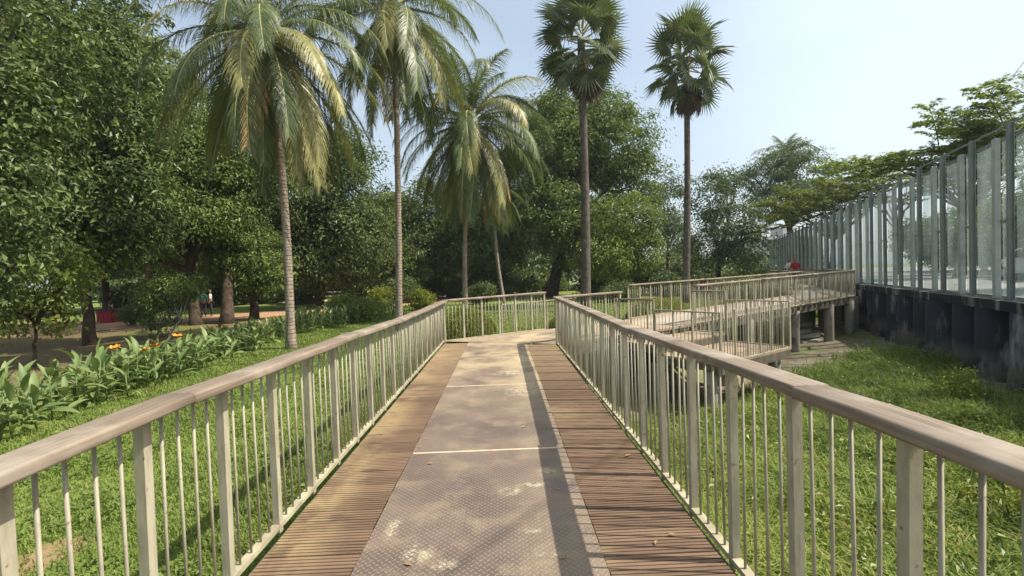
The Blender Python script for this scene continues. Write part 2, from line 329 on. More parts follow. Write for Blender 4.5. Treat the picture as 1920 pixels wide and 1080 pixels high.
class MB:
    def __init__(self): self.v = []; self.q = []; self.t = []; self.n = 0
    def add(self, v, q=(), t=()):
        v = np.asarray(v, float).reshape(-1, 3)
        if len(q): self.q.append(np.asarray(q, int) + self.n)
        if len(t): self.t.append(np.asarray(t, int) + self.n)
        self.v.append(v); self.n += len(v)
    def box(self, c, s, rz=0.0):
        x, y, z = np.array(s) / 2
        v = np.array([[-x, -y, -z], [x, -y, -z], [x, y, -z], [-x, y, -z], [-x, -y, z], [x, -y, z], [x, y, z], [-x, y, z]])
        if rz: v = v @ np.array([[math.cos(rz), math.sin(rz), 0], [-math.sin(rz), math.cos(rz), 0], [0, 0, 1]])
        self.add(v + np.array(c), [[0, 3, 2, 1], [4, 5, 6, 7], [0, 1, 5, 4], [1, 2, 6, 5], [2, 3, 7, 6], [3, 0, 4, 7]])
    def prism(self, poly, z0, z1):
        n = len(poly); v = [(x, y, z0) for x, y in poly] + [(x, y, z1) for x, y in poly]
        q = [[i, (i + 1) % n, n + (i + 1) % n, n + i] for i in range(n)]
        self.add(v, q, [[n, n + i, n + i + 1] for i in range(1, n - 1)] + [[0, i + 1, i] for i in range(1, n - 1)])
    def tube(self, pts, rad, k=8, cap=True):
        pts = np.asarray(pts, float); m = len(pts)
        rad = np.full(m, rad) if np.isscalar(rad) else np.asarray(rad, float)
        tg = np.gradient(pts, axis=0); tg /= np.linalg.norm(tg, axis=1)[:, None] + 1e-9
        ref = np.array([0, 0, 1.0]) if abs(tg[0][2]) < 0.9 else np.array([1.0, 0, 0])
        a = np.cross(tg, ref); a /= np.linalg.norm(a, axis=1)[:, None] + 1e-9
        b = np.cross(tg, a)
        th = np.linspace(0, 2 * math.pi, k, endpoint=False)
        ring = pts[:, None, :] + rad[:, None, None] * (np.cos(th)[None, :, None] * a[:, None, :] + np.sin(th)[None, :, None] * b[:, None, :])
        i, j = np.meshgrid(np.arange(m - 1), np.arange(k), indexing='ij'); j2 = (j + 1) % k
        q = np.stack([i * k + j, i * k + j2, (i + 1) * k + j2, (i + 1) * k + j], -1).reshape(-1, 4)
        t = [[0, x + 1, x] for x in range(1, k - 1)] + [[(m - 1) * k, (m - 1) * k + x, (m - 1) * k + x + 1] for x in range(1, k - 1)] if cap else []
        self.add(ring.reshape(-1, 3), q, t)
    def mesh(self, name, mat, smooth=False):
        F = []
        if self.q: F.append(np.concatenate(self.q))
        if self.t: F.append(np.concatenate(self.t))
        return mesh_np(name, np.concatenate(self.v), F, mat, smooth)

def link(name, data, parent=None, loc=(0, 0, 0), rot=(0, 0, 0), scale=(1, 1, 1), kind=None, label=None):
    o = bpy.data.objects.new(name, data); COL.objects.link(o)
    o.location = loc; o.rotation_euler = rot; o.scale = scale if not np.isscalar(scale) else (scale,) * 3
    if parent is not None: o.parent = parent
    if kind: o['kind'] = kind
    if label: o['label'] = label
    return o
def thing(name, label, cat, loc=(0, 0, 0), rz=0.0, group=None, data=None, kind=None):
    o = link(name, data, None, loc, (0, 0, rz)); o['label'] = label; o['category'] = cat
    if group: o['group'] = group
    if kind: o['kind'] = kind
    return o
def copy_tree(root, **k):
    def cp(o, par):
        c = o.copy(); COL.objects.link(c)
        if par is not None: c.parent = par
        for ch in o.children: cp(ch, c)
        return c
    r = cp(root, None)
    for a, b in k.items():
        if a in ('label', 'group'): r[a] = b
        else: setattr(r, a, b)
    return r
def unit(v): return v / (np.linalg.norm(v, axis=-1, keepdims=True) + 1e-9)

# ------------------------------------------------------------------ site geometry (metres): first leg along +Y, second leg turns right
XL, XR = -1.407, 1.127                       # deck edges
PL, PR = -0.836, 0.487                      # tread plate edges
A0 = np.array([XL, 11.37]); B0 = np.array([XR, 10.27])       # outer and inner corner of the bend
TH = R(34.2); D = np.array([math.cos(TH), math.sin(TH)]); N = np.array([-D[1], D[0]])   # along leg two / towards its far side
def leg(t, s, base=B0): return base + D * t - N * s        # s metres out on the pond side
def ramp_z(t): return 0.2 * np.clip((np.asarray(t, float) - 4.5) / 10.5, 0, 1)
FDIR = unit(np.array([0.41, 0.912])); FN = np.array([-FDIR[1], FDIR[0]])      # glass fence line; FN points to the park
F0 = np.array([16.1, 21.2])
def smooth(a, lo, hi):
    k = np.clip((a - lo) / (hi - lo), 0, 1); return k * k * (3 - 2 * k)
def bumpn(x, y):
    return (np.sin(x * 1.7 + 0.6 * np.sin(y * 1.1)) * np.sin(y * 1.45 + 1.3) + 0.5 * np.sin(x * 4.1 + y * 2.3) * np.sin(y * 3.7 - x * 1.9)) * 0.5
def ground_z(x, y):
    x = np.asarray(x, float); y = np.asarray(y, float)
    s_leg = -((x - B0[0]) * N[0] + (y - B0[1]) * N[1])     # >0 on the pond side of leg two
    t_leg = (x - B0[0]) * D[0] + (y - B0[1]) * D[1]
    dist = np.minimum(x - 0.9, s_leg + 0.9 + smooth(t_leg, 6, 12) * 2.2)
    k = smooth(dist, -0.9, 1.6)
    wallside = (x - F0[0]) * -FN[0] + (y - F0[1]) * -FN[1]
    deep = -1.52 + 0.22 * smooth(wallside, -3.0, -0.3)
    z = -0.5 * (1 - k) + deep * k
    amp = 0.02 + 0.05 * k
    near = 1 - smooth(np.hypot(x, y), 25, 40)
    left = smooth(x, -8.5, -7.5)
    return z + amp * bumpn(x, y) * near * left

# ---- ground sheet
def axis(lo, hi, step, far, n):
    mid = np.arange(lo, hi + 1e-6, step)
    g = np.geomspace(step, far, n)
    return np.concatenate([lo - g[::-1], mid, hi + g])
gx = axis(-12, 17, 0.3, 500, 26); gy = axis(-2, 26, 0.3, 600, 26)
X, Y = np.meshgrid(gx, gy, indexing='xy'); Z = ground_z(X, Y)
nx, ny = len(gx), len(gy)
ii = np.arange(nx * ny).reshape(ny, nx)
Fq = np.stack([ii[:-1, :-1], ii[:-1, 1:], ii[1:, 1:], ii[1:, :-1]], -1).reshape(-1, 4)
link('ground', mesh_np('ground', np.stack([X, Y, Z], -1), [Fq], M['ground'], True), kind='structure')

def sheet(name, pts_l, pts_r, z, mat, kind='structure', th=0.05):
    mb = MB(); n = len(pts_l)
    v = [(x, y, z) for x, y in pts_l] + [(x, y, z) for x, y in pts_r]
    v += [(x, y, z - th) for x, y in pts_l] + [(x, y, z - th) for x, y in pts_r]
    q = [[i, n + i, n + i + 1, i + 1] for i in range(n - 1)]
    q += [[i, i + 1, 2 * n + i + 1, 2 * n + i] for i in range(n - 1)] + [[n + i + 1, n + i, 3 * n + i, 3 * n + i + 1] for i in range(n - 1)]
    mb.add(v, q); return link(name, mb.mesh(name, mat), kind=kind)
# red dirt path under the trees: wavering edges
u = np.linspace(0, 1, 60)
pc = np.stack([-40 + 40 * u, 11.5 + 36 * u ** 1.15], -1); pn = unit(np.stack([-np.gradient(pc[:, 1]), np.gradient(pc[:, 0])], -1))
wob = 0.35 * np.sin(u * 47) + 0.25 * np.sin(u * 91 + 1)
sheet('dirt_path', pc + pn * (2.9 + wob)[:, None], pc - pn * (2.9 + wob[::-1])[:, None], -0.492, M['dirt'])
sheet('park_path', [(-30, 50), (-4, 55), (4, 60), (9, 95)], [(-30, 46.5), (-3, 51), (9, 56), (16, 95)], -0.488, M['paving'])
# street behind the retaining wall
w0 = F0 + FDIR * -26 - FN * 0.45; w1 = F0 + FDIR * 90 - FN * 0.45
sheet('street', [tuple(w0), tuple(w1)], [tuple(w0 - FN * 120), tuple(w1 - FN * 120)], 0.52, M['street'], th=2.2)

# ------------------------------------------------------------------ boardwalk
def board_mesh(length, width=0.1245, ridges=4, mat='board'):
    """length along local x, ridged top, z = 0 at the ridge tops"""
    p = width / ridges; g = 0.0085; d = 0.009; prof = [(0.0, -0.03)]
    for i in range(ridges):
        y0 = i * p; prof += [(y0 + g * 0.5, 0.0 if True else 0), (y0 + p - g * 0.5, 0.0)]
        if i < ridges - 1: prof += [(y0 + p - g * 0.5 + 0.001, -d), (y0 + p + g * 0.5 - 0.001, -d)]
    prof += [(width, -0.03)]
    n = len(prof); v = [(0, y, z) for y, z in prof] + [(length, y, z) for y, z in prof]
    mb = MB(); mb.add(v, [[i, n + i, n + i + 1, i + 1] for i in range(n - 1)])
    return mb.mesh('deck_board', M[mat])
walk = link('boardwalk', None, kind='structure')
mL = board_mesh(PL - XL - 0.035); mR = board_mesh(XR - PR - 0.035)
y = 0.6; k = 0
while y < 11.2:
    for side, me, x0 in ((0, mL, XL + 0.03), (1, mR, PR + 0.005)):
        lim = 11.02 if side == 0 else 10.36
        if y + 0.125 > lim: continue
        link('deck_board', me, walk, (x0 + random.uniform(-.004, .003), y, random.uniform(-.001, .001)), (random.uniform(-.004, .004), random.uniform(-.002, .002), random.uniform(-.003, .003)))
    y += 0.128
# tread plates, 2.49 m each, with a grit filled seam
ys = [-1.0, 1.65, 4.135, 6.62, 9.10]
def miter(x): return A0[1] + (B0[1] - A0[1]) * (x - XL) / (XR - XL)
for a, b in zip(ys[:-1], ys[1:]):
    mb = MB(); mb.prism([(PL, a + .004), (PR, a + .004), (PR, b - .004), (PL, b - .004)], -0.02, 0.0035)
    link('tread_plate', mb.mesh('tread_plate', M['plate']), walk)
    mb = MB(); mb.prism([(PL + .01, b - .013), (PR - .01, b - .013), (PR - .01, b + .013), (PL + .01, b + .013)], -0.015, 0.0055)
    link('plate_seam', mb.mesh('plate_seam', M['seam']), walk)
mb = MB(); mb.prism([(PL, 9.104), (PR, 9.104), (PR, miter(PR) - .01), (PL, miter(PL) - .01)], -0.02, 0.0035)
link('tread_plate', mb.mesh('tread_plate', M['plate']), walk)
# second leg: boards at both sides, plate in the middle, joined pieces because each board is about a pixel there
LEN2 = 18.9
off = float(np.dot(B0 - A0, D))                          # B0 in A0's running coordinate
W2 = float(np.dot(A0 - B0, N))
def quad_leg(name, s0, s1, t0a, t0b, t1, z0, mat, parent=walk, n=24, th=0.06, kind=None, base=B0):
    """strip of leg two between offsets s0..s1 (negative = away from the pond); t0a/t0b start at either offset"""
    mb = MB(); v = []
    for i in range(n + 1):
        for s, t0 in ((s0, t0a), (s1, t0b)):
            t = t0 + (t1 - t0) * i / n; x, yv = leg(t, s, base); v += [(x, yv, z0 + float(ramp_z(t))), (x, yv, z0 - th + float(ramp_z(t)))]
    q = []
    for i in range(n):
        a = i * 4; q += [[a, a + 4, a + 6, a + 2][::-1], [a, a + 1, a + 5, a + 4][::-1], [a + 2, a + 6, a + 7, a + 3][::-1]]
    mb.add(v, q); return link(name, mb.mesh(name, mat), parent, kind=kind)
tA = -off
def t_at(s):  # running start of the leg at offset s on the mitre line (A0 .. B0)
    f = -s / W2; return tA * f
quad_leg('side_strip', -W2 + .03, -W2 + .5, t_at(-W2) + .02, t_at(-W2 + .5) + .02, LEN2, 0.0, M['pale_board'], n=30)
quad_leg('tread_plate', -W2 + .505, -.5, t_at(-W2 + .505) + .02, t_at(-.5) + .02, 4.4, 0.0035, M['plate'], n=8)
quad_leg('side_strip', -.495, 0.0, t_at(-.495) + .02, .02, LEN2 - 3, 0.0, M['pale_board'], n=30)
quad_leg('ramp_sheet', -W2 + .505, -.5, 4.405, 4.405, LEN2 - .6, 0.0035, M['ramp'], n=24)
# steel edge beams, joists and piles
bm_ = MB()
bm_.box((XL + .03, 5.0, -.19), (.08, 12.6, .30)); bm_.box((XR - .03, 4.5, -.19), (.08, 11.4, .30))
for yy in np.arange(-.8, 10.6, .62): bm_.box((-.085, yy, -.13), (2.38, .06, .14))
link('edge_beam', bm_.mesh('edge_beam', M['steel_dark']), walk)
for s0, s1 in ((-W2 + .02, -W2 + .1), (-.1, -.02)):
    quad_leg('edge_beam', s0, s1, .05 if s0 > -1 else t_at(s0), .05 if s0 > -1 else t_at(s0), LEN2 - (3 if s0 > -1 else 0), -.075, M['steel_dark'], th=.22, n=20)
jm = MB(); jm.box((0, 0, 0), (.07, W2 - .06, .1)); jme = jm.mesh('joist', M['steel_dark'])
for t in np.arange(0.6, 15.6, 0.42):
    x, yv = leg(t, -W2 / 2 + .06); link('joist', jme, walk, (x, yv, -.12 + float(ramp_z(t))), (0, 0, TH))
pm = MB(); pm.tube([(0, 0, 0), (0, 0, .3), (0, 0, .7), (0, 0, 1)], [.175, .17, .17, .17], 20); pme = pm.mesh('pile', M['pile'], True)
for t in (2.0, 4.9, 8.0, 11.05, 13.85, 16.2):
    for s in (-.16, -W2 + .3):
        if t > 15.5 and s > -1: x, yv = leg(15.6, -.1)
        else: x, yv = leg(t, s)
        zt = -.20 + float(ramp_z(t)); zb = float(ground_z(x, yv)) - .3
        link('pile', pme, walk, (x, yv, zb), (0, 0, t), (1, 1, zt - zb))
for yy in (1.0, 4.2, 7.3, 10.0):
    for x in (-1.0, .85):
        zb = float(ground_z(x, yy)) - .3; link('pile', pme, walk, (x, yy, zb), (0, 0, yy), (1, 1, -.33 - zb))
# third leg, along the glass fence
C3 = leg(16.2, 0.1)
def leg3(u_, s): return C3 + FDIR * u_ + FN * s
c3 = MB(); c3.prism([tuple(leg(15.92, .02)), tuple(leg3(22, -.2)), tuple(leg3(22, 2.2)), tuple(leg3(1.4, 2.2))], .10, .203)
link('deck_sheet', c3.mesh('deck_sheet', M['ramp']), walk)
for uu in (1.0, 4, 7, 10, 13):
    for s in (0, 1.9):
        x, yv = leg3(uu, s); zb = -1.6; link('pile', pme, walk, (x, yv, zb), (0, 0, 0), (1, 1, .09 - zb))

# ------------------------------------------------------------------ railings
pb = MB(); pb.box((0, 0, .5), (.045, .040, 1)); POST = pb.mesh('post', M['post'])
bb = MB(); bb.tube([(0, 0, 0), (0, 0, 1)], .0075, 6); BAL = bb.mesh('baluster', M['post'], True)
def handrail_mesh(L, w=.145, h=.047, wav=.004, z0=0, z1=0, seed=0):
    r_ = .013; prof = []
    for cx_, cz_, a0 in ((w / 2 - r_, -r_, 0), (-w / 2 + r_, -r_, 90), (-w / 2 + r_, -h + r_, 180), (w / 2 - r_, -h + r_, 270)):
        for a in (0, 30, 60, 90): prof.append((cx_ + r_ * math.cos(R(a0 + a)), cz_ + r_ * math.sin(R(a0 + a))))
    k = len(prof); n = max(2, int(L / .25)); g = np.random.default_rng(seed); v = []
    dy = np.interp(np.linspace(0, 1, n + 1), np.linspace(0, 1, 5), g.normal(0, wav, 5)); dz = np.interp(np.linspace(0, 1, n + 1), np.linspace(0, 1, 5), g.normal(0, wav * .7, 5))
    for i in range(n + 1):
        f = i / n
        v += [(f * L, a + dy[i], b + dz[i] + z0 + (z1 - z0) * f) for a, b in prof]
    q = [[i * k + j, i * k + (j + 1) % k, (i + 1) * k + (j + 1) % k, (i + 1) * k + j][::-1] for i in range(n) for j in range(k)]
    t = [[0, j, j + 1] for j in range(1, k - 1)] + [[n * k, n * k + j + 1, n * k + j] for j in range(1, k - 1)]
    mb = MB(); mb.add(v, q, t); return mb.mesh('handrail', M['handrail'], True)
def railing(label, p0, p1, base0, base1, pieces, first=0.0, pitch=.535, nbal=4, cap='wood', skip=(), group='railings of the boardwalk', edge=True, lateral=0.0, end_post=True):
    """pieces: [(x0, x1, ztop0, ztop1)] along the rail; heights above z = 0"""
    p0 = np.array(p0, float); p1 = np.array(p1, float); L = float(np.linalg.norm(p1 - p0)); a = math.atan2(*(p1 - p0)[::-1])
    root = thing('railing', label, 'railing', (p0[0], p0[1], 0), a, group)
    def base(x): return base0 + (base1 - base0) * x / L
    def top(x):
        for x0, x1, z0, z1 in pieces:
            if x0 - 1e-6 <= x <= x1 + 1e-6: return z0 + (z1 - z0) * (x - x0) / (x1 - x0)
        return None
    for i, (x0, x1, z0, z1) in enumerate(pieces):
        if cap == 'wood':
            link('handrail', handrail_mesh(x1 - x0 - .003, z0=z0, z1=z1, seed=int(abs(p0[0] * 31 + p0[1] * 7 + i * 13) * 10)), root, (x0, lateral + random.uniform(-.004, .004), random.uniform(-.003, .003)))
        elif cap in ('flat', 'slim'):
            mb = MB(); mb.box(((x0 + x1) / 2, 0, (z0 + z1) / 2 - .015), (x1 - x0, .045 if cap == 'flat' else .07, .028 if cap == 'flat' else .04)); link('handrail', mb.mesh('handrail', M['post'] if cap == 'flat' else M['handrail']), root)
    xs = list(np.arange(first, L + .001, pitch))
    if end_post and L - xs[-1] > .12: xs.append(L)
    drop = .04 if cap == 'wood' else .02 if cap == 'flat' else 0
    for j, x in enumerate(xs):
        t_ = top(x)
        if t_ is not None: link('post', POST, root, (x, 0, base(x) - .03), (random.uniform(-.006, .006), random.uniform(-.006, .006), 0), (1 if cap == 'wood' else .75, 1 if cap == 'wood' else .75, t_ - drop - base(x) + .03))
        if j + 1 < len(xs):
            gap = xs[j + 1] - x; nb = max(1, round(nbal * gap / pitch))
            for b in range(nb):
                xb = x + gap * (b + 1) / (nb + 1)
                if top(xb) is None or any(abs(xb - s_) < .02 for s_ in skip): continue
                link('baluster', BAL, root, (xb + random.uniform(-.004, .004), random.uniform(-.003, .003), base(xb) + .01), (random.uniform(-.008, .008), random.uniform(-.006, .006), 0), (1, 1, top(xb) - drop - base(xb) - .008))
    if edge:
        mb = MB(); mb.box((L / 2, 0, (base0 + base1) / 2 + .012), (L + .02, .05, .028)); 
        if abs(base1 - base0) > .001:
            v = mb.v[0]; v[:, 2] = np.where(v[:, 0] < L / 2, base0, base1) + np.where(v[:, 2] > (base0 + base1) / 2 + .012, .026, -.002)
        link('bottom_rail', mb.mesh('bottom_rail', M['edge']), root)
    return root
YS = .30
def ypc(*v): return [(a - YS, b - YS, c, d) for a, b, c, d in v]
railing('long straight railing on the lawn side of the boardwalk, brown timber handrail over cream posts', (XL - .045, YS), (XL - .04, 11.37), 0, 0,
        ypc((YS, 2.06, 1.04, 1.06), (2.06, 4.35, 1.065, 1.045), (4.35, 6.3, 1.035, .99), (6.3, 8.9, .99, .975), (8.9, 11.38, .975, .975)), first=(2.98 - YS) % .535, lateral=-.06)
railing('long railing on the pond side of the boardwalk, brown handrail over grey olive posts', (XR + .025, YS), (XR + .025, 10.27), 0, 0,
        ypc((YS, 1.75, 1.09, 1.075), (1.75, 4.1, 1.075, 1.03), (4.1, 6.4, 1.02, 1.025), (6.4, 10.3, 1.025, 1.035)), first=(2.96 - YS) % .535, lateral=.015)
railing('short railing across the bend of the boardwalk beside the round clipped bush', tuple(A0), tuple(A0 + D * 3.05), 0, 0, [(0, 3.07, .985, 1.03)], pitch=.52)
railing('short railing stub round the inner corner of the bend, ending at the steps', tuple(B0), tuple(leg(2.0, 0)), 0, 0, [(0, 2.02, 1.03, 1.04)], pitch=.5)
FA = A0 + D * 6.45
railing('far long railing of the rising walkway, seen before the clipped hedge', tuple(FA), tuple(A0 + D * 18.2), .02, .2, [(0, 4, 1.09, 1.14), (4, 8, 1.14, 1.19), (8, 11.75, 1.19, 1.24)], pitch=.535)
railing('near long railing of the rising walkway, standing over concrete piles by the glass fence', tuple(leg(4.95, 0)), tuple(leg(15.9, 0)), .01, .2, [(0, 3.5, 1.07, 1.13), (3.5, 7, 1.13, 1.19), (7, 10.95, 1.19, 1.25)], pitch=.535)
railing('railing running away along the foot of the glass fence', tuple(leg(15.9, 0)), tuple(leg3(21, -.3)), .2, .2, [(0, 7, 1.25, 1.25), (7, 14, 1.25, 1.25), (14, 20, 1.25, 1.25)], pitch=.7)
railing('railing of the walkway beyond the two people, opposite the glass fence', tuple(leg3(3.2, 2.15)), tuple(leg3(21, 2.15)), .2, .2, [(0, 9, 1.25, 1.25), (9, 17, 1.25, 1.25)], pitch=.7)

# steps and lower landing between the two legs
land = link('lower_landing', None, kind='structure')
for s0, s1, z, nm in ((.02, 1.0, -.17, 'step_board'), (1.0, 2.58, -.37, 'landing_board')):
    nb = int(round((s1 - s0) / .14))
    for i in range(nb):
        a = s0 + (s1 - s0) * i / nb; b = a + (s1 - s0) / nb - .008
        mb = MB(); mb.prism([tuple(leg(2.0, a)), tuple(leg(4.85, a)), tuple(leg(4.85, b)), tuple(leg(2.0, b))][::-1], z - .04, z + random.uniform(-.003, .003)); link(nm, mb.mesh(nm, M['pale_board']), land)
    mb = MB()
    for s in (s0 + .05, s1 - .05): mb.prism([tuple(leg(2.02, s - .04)), tuple(leg(4.83, s - .04)), tuple(leg(4.83, s + .04)), tuple(leg(2.02, s + .04))][::-1], z - .22, z - .042)
    for t in (2.06, 3.0, 4.0, 4.94): mb.prism([tuple(leg(t - .03, s0 + .1)), tuple(leg(t + .03, s0 + .1)), tuple(leg(t + .03, s1 - .1)), tuple(leg(t - .03, s1 - .1))][::-1], z - .18, z - .044)
    link('frame', mb.mesh('frame', M['steel_dark']), land)
for t, s in ((2.2, 2.2), (4.8, 2.2), (2.2, .9), (4.8, .9)):
    x, yv = leg(t, s); zb = float(ground_z(x, yv)) - .2; link('pile', pme, land, (x, yv, zb), (0, 0, 0), (.8, .8, -.58 - zb))
gr = 'low railings round the steps'
railing('upper side railing of the steps, brown top, next to the inner corner', tuple(leg(2.0, -.15)), tuple(leg(2.0, .98)), -.17, -.17, [(0, 1.15, .87, .87)], pitch=.48, group=gr, cap='slim')
railing('low side railing of the landing with thin flat top, closest to the bend', tuple(leg(2.0, 1.02)), tuple(leg(2.0, 2.55)), -.37, -.37, [(0, 1.55, .64, .66)], pitch=.46, group=gr, cap='flat')
railing('front railing of the lower landing with bare post tops above the pond', tuple(leg(2.05, 2.55)), tuple(leg(4.83, 2.55)), -.37, -.37, [(0, 2.8, .66, .68)], pitch=.49, group=gr, cap=None)
railing('pale topped side railing of the lower landing beside the round piles', tuple(leg(4.85, 2.55)), tuple(leg(4.85, 1.02)), -.37, -.37, [(0, 1.55, .71, .70)], pitch=.46, group=gr, cap='flat')
railing('short upper side railing of the steps, joined to the rising walkway', tuple(leg(4.85, .98)), tuple(leg(4.85, .02)), -.17, -.17, [(0, .98, .92, .92)], pitch=.48, group=gr, cap='slim')
q0 = np.array(P(940, 571, 14.7))[:2]; q1 = np.array([2.6, 17.0])
railing('low pale railing in the park grass behind the bend', tuple(q0), tuple(q1), -.45, -.45, [(0, float(np.linalg.norm(q1 - q0)), .62, .66)], pitch=.5, group=gr, cap='flat')
# steps from the far side of leg two down to the park
for i in range(3):
    a = A0 + D * 3.3 + N * (.35 * i + .03); b = A0 + D * 6.2 + N * (.35 * i + .03)
    mb = MB(); mb.prism([tuple(a), tuple(b), tuple(b + N * .34), tuple(a + N * .34)], -.16 * (i + 1) - .04, -.16 * (i + 1)); link('step_board', mb.mesh('step_board', M['pale_board']), land)
# rubble slabs under the rising walkway
slabs = thing('slab_stack', 'stack of pale broken concrete slabs lying under the rising walkway', 'slab stack', (12.1, 18.9, 0), TH)
for i, (dx, dy, z, sx, sy, rz) in enumerate(((0, 0, -1.5, 2.2, 1.1, .1), (.15, .2, -1.3, 2.0, 1.0, -.1), (-.1, .35, -1.1, 1.9, .9, .05), (.2, .5, -.92, 1.7, .8, -.15), (-.25, .6, -.75, 1.5, .7, .1))):
    mb = MB(); g = np.random.default_rng(i)
    poly = [(sx / 2 * math.cos(t) * g.uniform(.85, 1.1), sy / 2 * math.sin(t) * g.uniform(.85, 1.1)) for t in np.linspace(.3, 2 * math.pi + .3, 9)[:-1]]
    mb.prism(poly, -.08, .08); link('slab', mb.mesh('slab', M['slab']), slabs, (dx, dy, z), (g.uniform(-.06, .06), g.uniform(-.06, .06), rz))

# ------------------------------------------------------------------ retaining wall and glass fence
wall = thing('retaining_wall', 'black stained concrete retaining wall of round piles under the glass fence', 'retaining wall')
U0, U1 = -18.0, 42.0
g = MB(); fl = -FN
g.prism([tuple(F0 + FDIR * U0 - FN * .08), tuple(F0 + FDIR * U0 - FN * .5), tuple(F0 + FDIR * U1 - FN * .5), tuple(F0 + FDIR * U1 - FN * .08)][::-1], -2.2, .40)
link('wall_core', g.mesh('wall_core', M['wall']), wall)
g = MB(); g.prism([tuple(F0 + FDIR * U0 + FN * .27), tuple(F0 + FDIR * U0 - FN * .44), tuple(F0 + FDIR * U1 - FN * .44), tuple(F0 + FDIR * U1 + FN * .27)][::-1], .36, .585)
link('cap_beam', g.mesh('cap_beam', M['wall']), wall)
for u_ in np.arange(U0 + .3, U1, 1.3):
    c = F0 + FDIR * (u_ + random.uniform(-.06, .06)) - FN * (.12 + random.uniform(-.05, .05)); r_ = random.uniform(.46, .56)
    g = MB(); zz = np.array([-2.2, -1.2, -.95, -.9, 0.35]); g.tube(np.stack([np.full(5, c[0]), np.full(5, c[1]), zz], -1), [r_ * 1.06, r_ * 1.08, r_ * 1.06, r_, r_ * .98], 14)
    link('wall_pile', g.mesh('wall_pile', M['wall'], True), wall)
fence = thing('glass_fence', 'tall dusty glass fence between grey steel posts on top of the retaining wall', 'fence')
fa = math.atan2(FDIR[1], FDIR[0]); GB, GT = .60, 4.22
def fp(u_, s): return F0 + FDIR * u_ + FN * s
h = MB()                                               # H beam, 1 m tall
h.box((0, .046, .5), (.10, .012, 1)); h.box((0, -.046, .5), (.10, .012, 1)); h.box((0, 0, .5), (.012, .080, 1)); HB = h.mesh('dark_post', M['fence_dark'])
h = MB(); h.box((0, 0, .5), (.15, .10, 1)); LP = h.mesh('light_post', M['fence_light'])
h = MB(); h.box((0, 0, .5), (1, .014, 1)); GP = h.mesh('glass_pane', M['glass'])
h = MB(); h.box((0, 0, 0), (1, .05, .06)); CB = h.mesh('cross_bar', M['fence_dark'])
per = 1.7; us = np.arange(-15.8, 40, per)
rt = (0, 0, fa)
for i, u_ in enumerate(us):
    u_ = u_ + .42
    x, yv = fp(u_, .06); link('dark_post', HB, fence, (x, yv, GB), rt, (1, 1, GT - GB + .25))
    x, yv = fp(u_ + .56, .07); link('light_post', LP, fence, (x, yv, GB), rt, (1, 1, GT - GB + .02))
    for a, b in ((.075, .48), (.64, 1.62)):
        x, yv = fp(u_ + (a + b) / 2, -.01); link('glass_pane', GP, fence, (x, yv, GB + .05), rt, (b - a, 1, GT - GB - .1))
        for z in (GB + .03, GT - .03): link('cross_bar', CB, fence, (x, yv, z), rt, (b - a, 1, 1))
    x, yv = fp(u_ + .28, .0); link('cross_bar', CB, fence, (x, yv, GB + 1.75), rt, (.40, 1.3, .8))
g = MB(); g.tube([(*fp(-16, .02), GT + .23), (*fp(10, .02), GT + .24), (*fp(40, .02), GT + .23)], .022, 8); link('top_pipe', g.mesh('top_pipe', M['fence_dark'], True), fence)

# ------------------------------------------------------------------ foliage builders
def leaves_mesh(name, C, out, L, rg, mat, droop=.35, upb=.8, wid=.42, fold=.18):
    """one pointed folded leaf per centre; out = outward unit vectors"""
    n = len(C)
    nr = unit(rg.normal(0, .5, (n, 3)) + out * .95 + np.array([0, 0, upb * .8]))
    tip = rg.normal(0, .7, (n, 3)) + out * .8 + np.array([0, 0, -droop])
    tip = unit(tip - nr * (tip * nr).sum(1, keepdims=True)); sd = np.cross(nr, tip)
    l = L * rg.uniform(.65, 1.25, (n, 1)); wd = l * wid * rg.uniform(.8, 1.15, (n, 1))
    a = C - tip * l * .5; b = C + tip * l * .5 - nr * l * .12
    m_ = C - tip * l * .03 + nr * l * .04
    V = np.stack([a, m_ + sd * wd * .5 + nr * wd * fold, b, m_ - sd * wd * .5 + nr * wd * fold], 1).reshape(-1, 3)
    i = np.arange(n)[:, None] * 4
    return mesh_np(name, V, [i + np.array([[0, 3, 2, 1]])], mat)
def shell_points(lobes, rg, L, cover=2.0, clump=.55, flat=.65, inner=.5):
    Cs, Os = [], []
    for cx_, cy_, cz_, rx, ry, rz in lobes:
        area = 4 * math.pi * (((rx * ry) ** 1.6 + (rx * rz) ** 1.6 + (ry * rz) ** 1.6) / 3) ** (1 / 1.6)
        n = int(area * cover / (.26 * L * L)); ncl = max(6, int(area / (clump * clump) * .9))
        d = unit(rg.normal(0, 1, (ncl, 3))); rad = rg.uniform(inner, 1.02, (ncl, 1)) ** .6
        rad *= 1 + .10 * rg.normal(0, 1, (ncl, 1))
        cc = d * rad * np.array([rx, ry, rz])
        wgt = rg.uniform(.3, 1.6, ncl); wgt /= wgt.sum()
        idx = rg.choice(ncl, n, p=wgt)
        size = clump * rg.uniform(.5, 1.2, (ncl, 1))
        p = cc[idx] + rg.normal(0, 1, (n, 3)) * size[idx] * np.array([.62, .62, .62 * flat])
        o = unit(cc[idx] / np.array([rx, ry, rz]) * .6 + unit(p - cc[idx]) * .7)
        Cs.append(p + np.array([cx_, cy_, cz_])); Os.append(o)
    return np.concatenate(Cs), np.concatenate(Os)
def limb_path(a, b, rg, n=7, bow=.12):
    a = np.array(a, float); b = np.array(b, float); f = np.linspace(0, 1, n)[:, None]; L = np.linalg.norm(b - a)
    p = a + (b - a) * f; off = np.cumsum(rg.normal(0, 1, (n, 3)), 0) * L * bow / n ** .5 * .35; off -= off[0] + (off[-1] - off[0]) * f
    p = p + off; p[:, 2] += np.sin(f[:, 0] * math.pi) * L * .05
    return p
